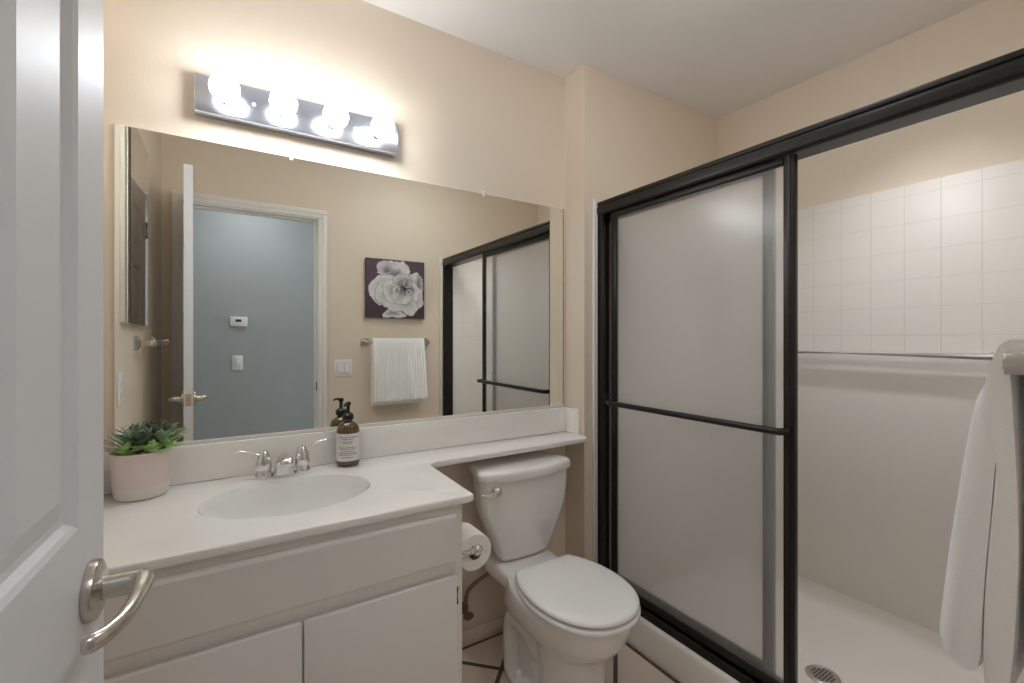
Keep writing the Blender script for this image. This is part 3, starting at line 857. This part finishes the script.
# towel: closed cross-section in Y,Z (front fold and back fold over the bar), swept along X
def towel_profile(s):
    f = 0.010 * math.sin(s * 9.0 + 0.5) + 0.006 * math.sin(s * 21.0)
    P = [(BY + 0.0095, BZ - 0.012), (BY + 0.006, 1.14), (BY + 0.002, 1.00), (BY + 0.004, 0.86), (BY + 0.010, 0.775), (BY + 0.016, 0.762), (BY + 0.026, 0.760), (BY + 0.033, 0.776),
         (BY + 0.0325, 0.86), (BY + 0.0275, 0.98), (BY + 0.0225, 1.06), (BY + 0.0214, 1.085), (BY + 0.0219, 1.085), (BY + 0.0240, 1.06), (BY + 0.0285, 0.98), (BY + 0.0338, 0.87), (BY + 0.036 + f * 0.3, 0.795),
         (BY + 0.044 + f * 0.5, 0.781), (BY + 0.054 + f * 0.7, 0.783), (BY + 0.062 + f, 0.800),
         (BY + 0.059 + f * 0.9, 0.87), (BY + 0.053 + f * 0.6, 1.00), (BY + 0.042 + f * 0.3, 1.12), (BY + 0.032, 1.190), (BY + 0.019, BZ + 0.022),
         (BY + 0.0, BZ + 0.030), (BY - 0.018, BZ + 0.020), (BY - 0.027, 1.19),
         (BY - 0.030, 1.05), (BY - 0.032, 0.90), (BY - 0.031, 0.765), (BY - 0.024, 0.752), (BY - 0.012, 0.753), (BY - 0.006, 0.765),
         (BY - 0.005, 0.86), (BY - 0.006, 1.00), (BY - 0.008, 1.12), (BY - 0.0095, BZ - 0.012), (BY - 0.0095, BZ + 0.006), (BY, BZ + 0.0105), (BY + 0.0095, BZ + 0.006)]
    return P
bm = bmesh.new()
rings = []
NX = 150
TX0, TX1 = 0.856, 1.228
for i in range(NX + 1):
    s = i / NX
    x = TX0 + (TX1 - TX0) * s
    P = towel_profile(s)
    closed = P + [P[0]]
    dense = smooth_path([(0, y, z + 0.024 * max(0.0, 0.95 - z) / 0.19) for y, z in closed], 3)[:-1]
    rib = 0.0042 * math.sin(i * 2 * PI / 8.33)
    cy = sum(p.y for p in dense) / len(dense)
    ring = []
    for k, p in enumerate(dense):
        outer_front = p.y > BY + 0.036
        outer_back = p.y < BY - 0.02
        yy = p.y + (rib if outer_front else (-rib if outer_back else 0))
        dn = max(0.0, (1.20 - p.z) / 0.45)
        xx = x + 0.010 * dn * (s - 0.5) * 2 * (1 if outer_front else 0.3)
        wob = 0.006 * dn * noise.noise(Vector((x * 9, p.z * 5, k * 0.02)))
        ring.append((xx, yy + wob, p.z + 0.004 * noise.noise(Vector((x * 14, 3.1, 0))) * dn))
    rings.append(ring)
loft(bm, rings)
tw = obj('hand_towel', bm, M['towel'], None, angle=80)
tag(tw, 'thick white ribbed towel folded over the bar on the beige wall', 'towel')

# left wall towel bar, hidden mostly behind the open door
lt = thing('towel_bar', 'short clear towel bar with a square post on the left wall behind the door', 'towel bar', (XL, -0.95, 1.228))
LZ = 1.228
bm = bmesh.new(); box(bm, XL + 0.050, XL + 0.066, -1.20, -0.70, LZ - 0.009, LZ + 0.009, 0.002)
obj('bar', bm, M['chrome'], lt)
for y in (-0.715, -1.185):
    bm = bmesh.new()
    box(bm, XL + 0.0005, XL + 0.009, y - 0.029, y + 0.029, LZ - 0.029, LZ + 0.029, 0.003)
    box(bm, XL + 0.009, XL + 0.016, y - 0.021, y + 0.021, LZ - 0.021, LZ + 0.021, 0.003)
    box(bm, XL + 0.016, XL + 0.070, y - 0.0125, y + 0.0125, LZ - 0.0125, LZ + 0.0125, 0.002)
    obj('post', bm, M['nickel'], lt)

# ------------------------------------------------------------------ flower canvas
cv = thing('flower_painting', 'square canvas painting of a pale grey bloom on dark plum above the towel', 'painting', (1.04, YB, 1.395))
CX0, CX1, CZ0, CZ1, CYF = 0.826, 1.256, 1.392, 1.812, YB + 0.030
bm = bmesh.new(); box(bm, CX0, CX1, YB + 0.001, CYF, CZ0, CZ1, 0.003)
obj('canvas', bm, M['canvas'], cv)
bm = bmesh.new()
cl = bm.verts.layers.float_color.new('paint')
layer = [0]
def uvp(u, v, d):
    u = min(max(u, 0.004), 0.996); v = min(max(v, 0.004), 0.996)
    return (CX0 + u * (CX1 - CX0), CYF + d, CZ1 - v * (CZ1 - CZ0))
def petal(pts, inner, c_in, c_out):
    """painted petal: a fan from the inner point out to the rim, colour graded within the artwork"""
    layer[0] += 1
    d = 0.0002 + 0.00004 * layer[0]
    sm = smooth_path([(u, v, 0) for u, v in pts] + [(pts[0][0], pts[0][1], 0)], 9)[:-1]
    c = Vector((inner[0], inner[1], 0))
    for i_, p in enumerate(sm):
        r_ = 0.030 * noise.noise(Vector((p.x * 14, p.y * 14, layer[0] * 1.9))) + 0.018 * noise.noise(Vector((p.x * 37, p.y * 37, layer[0])))
        sm[i_] = p + (p - c).normalized() * r_
    cv0 = bm.verts.new(uvp(inner[0], inner[1], d)); cv0[cl] = (*c_in, 1)
    prev_ring = None
    for f in (0.35, 0.62, 0.955, 1.0):
        ring = []
        for p in sm:
            q = c.lerp(p, f); vtx = bm.verts.new(uvp(q.x, q.y, d))
            t = {0.35: 0.30, 0.62: 0.78, 0.955: 1.02, 1.0: -0.9}[f]
            t += 0.45 * noise.noise(Vector((q.x * 11, q.y * 11, layer[0] * 3.7)))
            t = min(max(t, -0.55), 1.1)
            vtx[cl] = (*[max(0.03, a + (b - a) * t) for a, b in zip(c_in, c_out)], 1); ring.append(vtx)
        n_ = len(ring)
        for j in range(n_):
            k = (j + 1) % n_
            if prev_ring is None: bm.faces.new((cv0, ring[j], ring[k]))
            else: bm.faces.new((prev_ring[j], ring[j], ring[k], prev_ring[k]))
        prev_ring = ring
WH = (0.72, 0.70, 0.70); GR = (0.16, 0.145, 0.16); MG = (0.30, 0.28, 0.29); DK = (0.09, 0.075, 0.09)
fc = (0.62, 0.43)
petal([(0.18, 0.24), (0.17, 0.12), (0.24, 0.04), (0.45, 0.02), (0.66, 0.03), (0.73, 0.12), (0.72, 0.24), (0.45, 0.33)], (0.45, 0.30), GR, WH)
petal([(0.18, 0.18), (0.20, 0.06), (0.36, 0.03), (0.46, 0.08), (0.40, 0.20), (0.26, 0.26)], (0.38, 0.22), GR, (0.60, 0.57, 0.60))
petal([(0.04, 0.60), (0.03, 0.46), (0.12, 0.34), (0.26, 0.27), (0.45, 0.30), (0.42, 0.62), (0.25, 0.78), (0.13, 0.73)], (0.42, 0.50), MG, WH)
petal([(0.70, 0.24), (0.87, 0.20), (0.97, 0.34), (0.98, 0.58), (0.97, 0.78), (0.80, 0.86), (0.70, 0.60)], (0.66, 0.48), GR, WH)
petal([(0.86, 0.22), (0.96, 0.30), (0.97, 0.48), (0.88, 0.44)], (0.86, 0.42), GR, (0.50, 0.46, 0.48))
petal([(0.28, 0.94), (0.34, 0.86), (0.48, 0.84), (0.60, 0.90), (0.66, 0.97), (0.40, 0.99), (0.28, 0.99)], (0.44, 0.90), MG, WH)
petal([(0.22, 0.70), (0.36, 0.56), (0.62, 0.60), (0.84, 0.70), (0.88, 0.86), (0.74, 0.97), (0.60, 0.88), (0.38, 0.86)], (0.58, 0.62), GR, WH)
petal([(0.12, 0.64), (0.20, 0.42), (0.36, 0.34), (0.48, 0.44), (0.50, 0.66), (0.38, 0.82), (0.22, 0.76)], (0.46, 0.50), MG, WH)
petal([(0.28, 0.60), (0.28, 0.42), (0.42, 0.34), (0.54, 0.42), (0.58, 0.62), (0.48, 0.74), (0.36, 0.72)], (0.54, 0.52), GR, WH)
petal([(0.42, 0.40), (0.46, 0.28), (0.62, 0.24), (0.76, 0.28), (0.78, 0.42), (0.62, 0.50)], (0.62, 0.46), DK, (0.62, 0.60, 0.61))
petal([(0.74, 0.46), (0.82, 0.34), (0.90, 0.50), (0.86, 0.70), (0.72, 0.66)], (0.70, 0.52), GR, WH)
petal([(0.44, 0.60), (0.54, 0.54), (0.70, 0.58), (0.78, 0.66), (0.66, 0.76), (0.48, 0.74)], (0.60, 0.56), MG, WH)
petal([(0.50, 0.46), (0.56, 0.38), (0.68, 0.34), (0.78, 0.42), (0.80, 0.54), (0.68, 0.60), (0.54, 0.56)], (0.64, 0.47), (0.03, 0.026, 0.03), MG)
petal([(0.60, 0.40), (0.66, 0.31), (0.76, 0.34), (0.75, 0.45), (0.66, 0.46)], (0.66, 0.44), DK, (0.50, 0.48, 0.49))
petal([(0.67, 0.52), (0.74, 0.49), (0.77, 0.56), (0.70, 0.62)], (0.70, 0.53), GR, WH)
petal([(0.44, 0.50), (0.50, 0.44), (0.56, 0.50), (0.52, 0.62), (0.45, 0.62)], (0.54, 0.52), MG, WH)
obj('painted_bloom', bm, M['petals'], cv, normals=True)

# ------------------------------------------------------------------ toilet
TC = 0.985                                            # centre line
to = thing('toilet', 'white two piece toilet with closed lid between the vanity and the shower', 'toilet', (TC, -0.40, 0.0))
def tring(z, hw, yb, yf, e=2.3, n=48, wide=0.5, cx=TC):
    """egg-shaped ring: yb rear, yf front; 'wide' = where along the length it is broadest"""
    ym = yb + (yf - yb) * wide
    pts = []
    for j in range(n):
        t = 2 * PI * j / n
        c_, s_ = math.cos(t), math.sin(t)
        x = cx + hw * math.copysign(abs(c_) ** (2 / e), c_)
        L = (ym - yf) if s_ < 0 else (yb - ym)
        y = ym + L * math.copysign(abs(s_) ** (2 / e), s_)
        pts.append((x, y, z))
    return pts
bm = bmesh.new()
rings = [tring(0.001, 0.114, -0.13, -0.602, 3.2), tring(0.012, 0.117, -0.125, -0.606, 3.2), tring(0.030, 0.112, -0.13, -0.600, 3.1), tring(0.060, 0.108, -0.14, -0.594, 3.0),
         tring(0.12, 0.107, -0.13, -0.592, 2.9), tring(0.18, 0.109, -0.12, -0.596, 2.8), tring(0.225, 0.113, -0.12, -0.604, 2.6), tring(0.246, 0.120, -0.12, -0.618, 2.45), tring(0.262, 0.132, -0.13, -0.640, 2.3), tring(0.285, 0.147, -0.14, -0.668, 2.15),
         tring(0.315, 0.160, -0.16, -0.689, 2.1), tring(0.350, 0.168, -0.18, -0.700, 2.1), tring(0.378, 0.171, -0.20, -0.704, 2.1), tring(0.388, 0.168, -0.20, -0.701, 2.1), tring(0.391, 0.159, -0.21, -0.692, 2.1)]
# the sides are pinched in behind the column, so the trapway stands out
for r_i in rings[:8]:
    for j, (x, y, z) in enumerate(r_i):
        if y > -0.46:
            r_i[j] = (TC + (x - TC) * (0.62 + 0.38 * max(0.0, min(1.0, (-0.34 - y) / 0.12))), y, z)
loft(bm, rings)
# rear deck that carries the tank
rounded_slab(bm, [(x, y) for x, y, z in tring(0, 0.128, -0.045, -0.34, 4.5)], 0.330, 0.394, 0.018)
# outer trapway swelling and foot on both sides
for s in (-1, 1):
    tube(bm, smooth_path([(TC + s * 0.050, -0.42, 0.130), (TC + s * 0.060, -0.38, 0.180), (TC + s * 0.066, -0.32, 0.225), (TC + s * 0.066, -0.255, 0.220), (TC + s * 0.060, -0.215, 0.150), (TC + s * 0.055, -0.215, 0.030)], 6), [0.030, 0.040, 0.046, 0.046, 0.042, 0.046], 20)
    rounded_slab(bm, ell(TC + s * 0.078, -0.290, 0.040, 0.105, 32), 0.001, 0.034, 0.012)
bowl = obj('bowl', bm, M['ceramic'], to, angle=60)
for s in (-1, 1):
    bm = bmesh.new(); lathe(bm, [(0.016, 0), (0.016, 0.012), (0.013, 0.020), (0.006, 0.024), (0, 0.0245)], (TC + s * 0.094, -0.300, 0.033), seg=20)
    obj('bolt_cap', bm, M['seat'], to)
# seat and lid: a round-fronted outline cut flat at the hinge edge
def lid_outline(hw=0.172, ymid=-0.500, front=0.223, back=-0.315, Lr=0.250, n=56):
    pts = []
    for j in range(n + 1):                                        # front half, left to right
        t = PI + PI * j / n; c_, s_ = math.cos(t), math.sin(t)
        pts.append((TC - 0.002 + hw * math.copysign(abs(c_) ** (2 / 2.2), c_), ymid - front * abs(s_) ** (2 / 2.2)))
    tm = math.asin((back - ymid) / Lr)
    for j in range(1, 13):                                        # right rear side up to the flat edge
        t = tm * j / 12
        pts.append((TC - 0.002 + hw * math.cos(t), ymid + Lr * math.sin(t)))
    for j in range(12, 0, -1):
        t = tm * j / 12
        pts.append((TC - 0.002 - hw * math.cos(t), ymid + Lr * math.sin(t)))
    return pts
bm = bmesh.new()
rounded_slab(bm, lid_outline(0.1745, -0.500, 0.2265, -0.306, 0.255), 0.3930, 0.4095, 0.007)
obj('seat', bm, M['seat'], to, angle=50)
bm = bmesh.new()
rg = []
for dz, k in ((0.0, 0.014), (0.0015, 0.005), (0.005, 0.0), (0.011, 0.0005), (0.0155, 0.005), (0.0185, 0.015), (0.0205, 0.035), (0.0215, 0.07), (0.0220, 0.12)):
    f = 1 - k / 0.172
    rg.append([(TC + (x - TC) * f, -0.50 + (y + 0.50) * f, 0.4150 + dz) for x, y in lid_outline()])
loft(bm, rg)
obj('lid', bm, M['seat'], to, angle=60)
for s in (-1, 1):
    bm = bmesh.new(); box(bm, TC + s * 0.062 - 0.018, TC + s * 0.062 + 0.018, -0.314, -0.290, 0.3945, 0.4195, 0.006, 3)
    obj('seat_hinge', bm, M['seat'], to)
# tank: tapers towards its foot, bowed front
def tank_ring(z, hw, yb, yf, bow, taper=0.84, r=0.03, n=12):
    """rear edge narrower than the front, bowed front"""
    pts = []
    def front(x): return yf + bow * (x / hw) ** 2
    xs = hw - r
    for i in range(n + 1):                                           # front, left to right
        x = -xs + 2 * xs * i / n; pts.append((TK + x, front(x), z))
    for k in range(1, 6):
        a = -PI / 2 + PI / 2 * k / 5
        pts.append((TK + xs + r * math.cos(a), front(xs) + r + r * math.sin(a), z))
    hb = hw * taper; rb = 0.03
    for k in range(0, 6):
        a = PI / 2 * k / 5
        pts.append((TK + hb - rb + rb * math.cos(a), yb - rb + rb * math.sin(a), z))
    for k in range(0, 6):
        a = PI / 2 + PI / 2 * k / 5
        pts.append((TK - hb + rb + rb * math.cos(a), yb - rb + rb * math.sin(a), z))
    for k in range(0, 5):
        a = PI + PI / 2 * k / 5
        pts.append((TK - xs + r * math.cos(a), front(xs) + r + r * math.sin(a), z))
    return pts
TK = 0.994
bm = bmesh.new()
rg = [tank_ring(z, h1, -0.045, yf, bw) for z, h1, yf, bw in
      ((0.398, 0.098, -0.190, 0.012), (0.402, 0.110, -0.204, 0.014), (0.415, 0.119, -0.211, 0.016), (0.45, 0.134, -0.216, 0.022), (0.50, 0.153, -0.226, 0.028), (0.55, 0.177, -0.234, 0.034),
       (0.60, 0.193, -0.239, 0.038), (0.65, 0.200, -0.242, 0.040), (0.716, 0.202, -0.244, 0.041))]
loft(bm, rg)
tank = obj('tank', bm, M['ceramic'], to, angle=50)
bm = bmesh.new()
rg = []
for z, k in ((0.717, 0.004), (0.719, 0.0), (0.724, -0.0025), (0.743, -0.0025), (0.750, 0.0), (0.7555, 0.005), (0.7585, 0.013), (0.760, 0.03)):
    rg.append(tank_ring(z, 0.2105 - k, -0.040 - max(k, 0), -0.258 + k, 0.050, 0.86))
loft(bm, rg)
obj('tank_lid', bm, M['ceramic'], to, angle=50)
bm = bmesh.new()
lathe(bm, [(0.018, -0.003), (0.0185, 0.006), (0.015, 0.013), (0.008, 0.017), (0.0, 0.0175)], (0.845, -0.222, 0.684), (0, -1, 0), 24)
tube(bm, smooth_path([(0.845, -0.234, 0.684), (0.826, -0.242, 0.682), (0.800, -0.243, 0.681), (0.772, -0.240, 0.686)], 5), [0.0110, 0.0100, 0.0085, 0.0050], 12)
obj('flush_lever', bm, M['chrome'], to, angle=60)

# water supply to the tank
ws = thing('water_supply_line', 'braided grey supply hose with shutoff valve on the wall by the toilet', 'supply line', (0.812, 0, 0.155))
bm = bmesh.new()
tube(bm, smooth_path([(0.915, -0.090, 0.392), (0.917, -0.088, 0.345), (0.914, -0.080, 0.325), (0.898, -0.066, 0.300), (0.850, -0.050, 0.272), (0.815, -0.045, 0.244), (0.806, -0.044, 0.210), (0.808, -0.044, 0.180)], 6), 0.0075, 12)
obj('hose', bm, M['lav_steel'], ws, angle=60)
bm = bmesh.new()
lathe(bm, [(0.024, 0.0005), (0.024, 0.003), (0.012, 0.006), (0.010, 0.012), (0.010, 0.050), (0.013, 0.052), (0.013, 0.058), (0.0, 0.059)], (0.808, -0.0, 0.155), (0, -1, 0), 20)
tube(bm, [(0.808, -0.044, 0.155), (0.808, -0.044, 0.184)], 0.0095, 12)
vv = obj('valve', bm, M['lav_steel'], ws)
bm = bmesh.new(); lathe(bm, [(0.016, 0), (0.017, 0.004), (0.016, 0.010), (0.0, 0.011)], (0.808, -0.0595, 0.155), (0, -1, 0), 20, sx=1.3, sy=0.8)
obj('handle', bm, M['lav_steel'], vv)

# toilet paper on the cabinet side
RX, PZc, RY0, RY1 = 0.619, 0.633, -0.484, -0.386
ph = thing('paper_holder', 'chrome toilet paper holder on the side of the vanity', 'paper holder', (0.555, -0.435, PZc))
for y, s in ((RY0 - 0.013, -1), (RY1 + 0.013, 1)):
    bm = bmesh.new()
    lathe(bm, [(0.021, 0.0005), (0.021, 0.004), (0.013, 0.008), (0.0085, 0.012), (0.0085, 0.050), (0.0, 0.051)], (0.5545, y, PZc), (1, 0, 0), 24)
    lathe(bm, [(0.0, -0.010), (0.012, -0.010), (0.0155, -0.004), (0.0165, 0.003), (0.0135, 0.0095), (0.006, 0.013), (0.0, 0.0135)], (RX, y, PZc), (0, s, 0), 24)
    obj('post', bm, M['chrome'], ph, angle=60)
bm = bmesh.new(); tube(bm, [(RX, RY0 - 0.004, PZc), (RX, RY1 + 0.004, PZc)], 0.0085, 14)
obj('roller', bm, M['chrome'], ph)
pc = PZc - 0.0120
pr_ = thing('toilet_paper_roll', 'white toilet paper roll hanging on the side of the vanity', 'toilet paper', (RX, -0.435, pc - 0.054))
R1, R0 = 0.054, 0.0215
def roll(bm, r0, r1, y0, y1, bev=0.003):
    prof = [(r0, y0), (r1 - bev, y0), (r1, y0 + bev), (r1, y1 - bev), (r1 - bev, y1), (r0, y1)]
    seg = 44
    rings = [[(RX + r * math.cos(2 * PI * j / seg), y, pc + r * math.sin(2 * PI * j / seg)) for j in range(seg)] for r, y in prof]
    loft(bm, rings + [rings[0]], cap0=False, cap1=False)
    bmesh.ops.remove_doubles(bm, verts=bm.verts, dist=1e-6)
bm = bmesh.new(); roll(bm, R0, R1, RY0, RY1)
obj('paper', bm, M['paper'], pr_)
bm = bmesh.new(); roll(bm, R0 - 0.0015, R0 - 0.0001, RY0 + 0.0002, RY1 - 0.0002, 0.0002)
obj('core', bm, M['core'], pr_)

# ------------------------------------------------------------------ the open door
DX0, DX1 = -0.1645, -0.1295
DYF, DYH = -0.917, -1.592
DZ0, DZ1 = 0.012, 2.050
cols = [(-1.010, -1.187), (-1.306, -1.483)]
rows_ = [(0.230, 0.880), (1.045, 1.625), (1.715, 1.940)]
bm = bmesh.new()
t = bmesh.new()
ys = sorted({DYF, DYH} | {y for c in cols for y in c}); zs_ = sorted({DZ0, DZ1} | {z for r in rows_ for z in r})
def in_panel(y, z):
    return any(c[1] < y < c[0] for c in cols) and any(r[0] < z < r[1] for r in rows_)
def door_face(bm, x, s):
    """stiles and rails flush, panels with a sloped moulding and a raised field; s = outward sign"""
    for i in range(len(ys) - 1):
        for k in range(len(zs_) - 1):
            ym, zm = (ys[i] + ys[i + 1]) / 2, (zs_[k] + zs_[k + 1]) / 2
            y0, y1, z0, z1 = ys[i], ys[i + 1], zs_[k], zs_[k + 1]
            if not in_panel(ym, zm):
                bm.faces.new([bm.verts.new((x, *p)) for p in ((y0, z0), (y1, z0), (y1, z1), (y0, z1))])
            else:
                steps = [(0.0, 0.0), (0.006, -0.003), (0.011, -0.009), (0.018, -0.010), (0.040, -0.0035), (0.042, -0.003)]
                prev = None
                for ins, d in steps:
                    ring = [bm.verts.new((x + s * d, *p)) for p in ((y0 + ins, z0 + ins), (y1 - ins, z0 + ins), (y1 - ins, z1 - ins), (y0 + ins, z1 - ins))]
                    if prev:
                        for j in range(4): bm.faces.new((prev[j], prev[(j + 1) % 4], ring[(j + 1) % 4], ring[j]))
                    prev = ring
                bm.faces.new(prev)
door_face(bm, DX1, 1); door_face(bm, DX0, -1)
for q in (((DX0, DYF, DZ0), (DX1, DYF, DZ0), (DX1, DYF, DZ1), (DX0, DYF, DZ1)), ((DX0, DYH, DZ0), (DX1, DYH, DZ0), (DX1, DYH, DZ1), (DX0, DYH, DZ1)),
          ((DX0, DYH, DZ0), (DX1, DYH, DZ0), (DX1, DYF, DZ0), (DX0, DYF, DZ0)), ((DX0, DYH, DZ1), (DX1, DYH, DZ1), (DX1, DYF, DZ1), (DX0, DYF, DZ1))):
    bm.faces.new([bm.verts.new(p) for p in q])
bmesh.ops.remove_doubles(bm, verts=bm.verts, dist=1e-5)
door = struct('door_1', bm, M['door'], angle=12)
tag(door, 'open white panelled bathroom door with a curved lever handle', 'door')
HZc, HYc = 0.962, -0.975
for s, x in ((1, DX1), (-1, DX0)):
    bm = bmesh.new()
    lathe(bm, [(0.0325, 0.0003), (0.0335, 0.003), (0.032, 0.009), (0.024, 0.0125), (0.016, 0.014), (0.0, 0.0145)], (x, HYc, HZc), (s, 0, 0), 40)
    ro = obj('handle_rose', bm, M['nickel'], door)
    bm = bmesh.new()
    pth = smooth_path([(x + s * 0.013, HYc, HZc), (x + s * 0.028, HYc, HZc), (x + s * 0.043, HYc + 0.000, HZc), (x + s * 0.0500, HYc - 0.006, HZc + 0.001), (x + s * 0.0510, HYc - 0.034, HZc + 0.001),
                       (x + s * 0.0505, HYc - 0.062, HZc + 0.001), (x + s * 0.0470, HYc - 0.086, HZc), (x + s * 0.0390, HYc - 0.106, HZc - 0.001), (x + s * 0.0300, HYc - 0.117, HZc - 0.001), (x + s * 0.0240, HYc - 0.118, HZc - 0.001)], 6)
    tube(bm, pth, [0.0112, 0.0108, 0.0110, 0.0105, 0.0078, 0.0072, 0.0068, 0.0068, 0.0076, 0.0064], 18, flat=1.22, up=(0, 0, 1))
    obj('lever_handle', bm, M['nickel'], door, angle=60)
bm = bmesh.new(); box(bm, DX0 + 0.006, DX1 - 0.006, DYF, DYF + 0.0015, HZc - 0.028, HZc + 0.028, 0.0006, 1)
lp = obj('latch_plate', bm, M['brass_nickel'], door)
bm = bmesh.new(); box(bm, DX0 + 0.012, DX1 - 0.012, DYF + 0.0015, DYF + 0.0105, HZc - 0.009, HZc + 0.009, 0.002)
obj('latch_bolt', bm, M['brass_nickel'], lp)
for z in (0.22, 1.05, 1.85):
    bm = bmesh.new(); tube(bm, [(DX0 - 0.003, DYH - 0.004, z - 0.045), (DX0 - 0.003, DYH - 0.004, z + 0.045)], 0.0055, 12)
    obj('hinge', bm, M['nickel'], door)
# the leaf stands about three degrees off the left wall's line, turned about its free edge's corner
ang = math.radians(2.8)
piv = Vector((DX1, DYF, 0))
rot = Matrix.Translation(piv) @ Matrix.Rotation(-ang, 4, 'Z') @ Matrix.Translation(-piv)
door.matrix_basis = rot @ door.matrix_basis
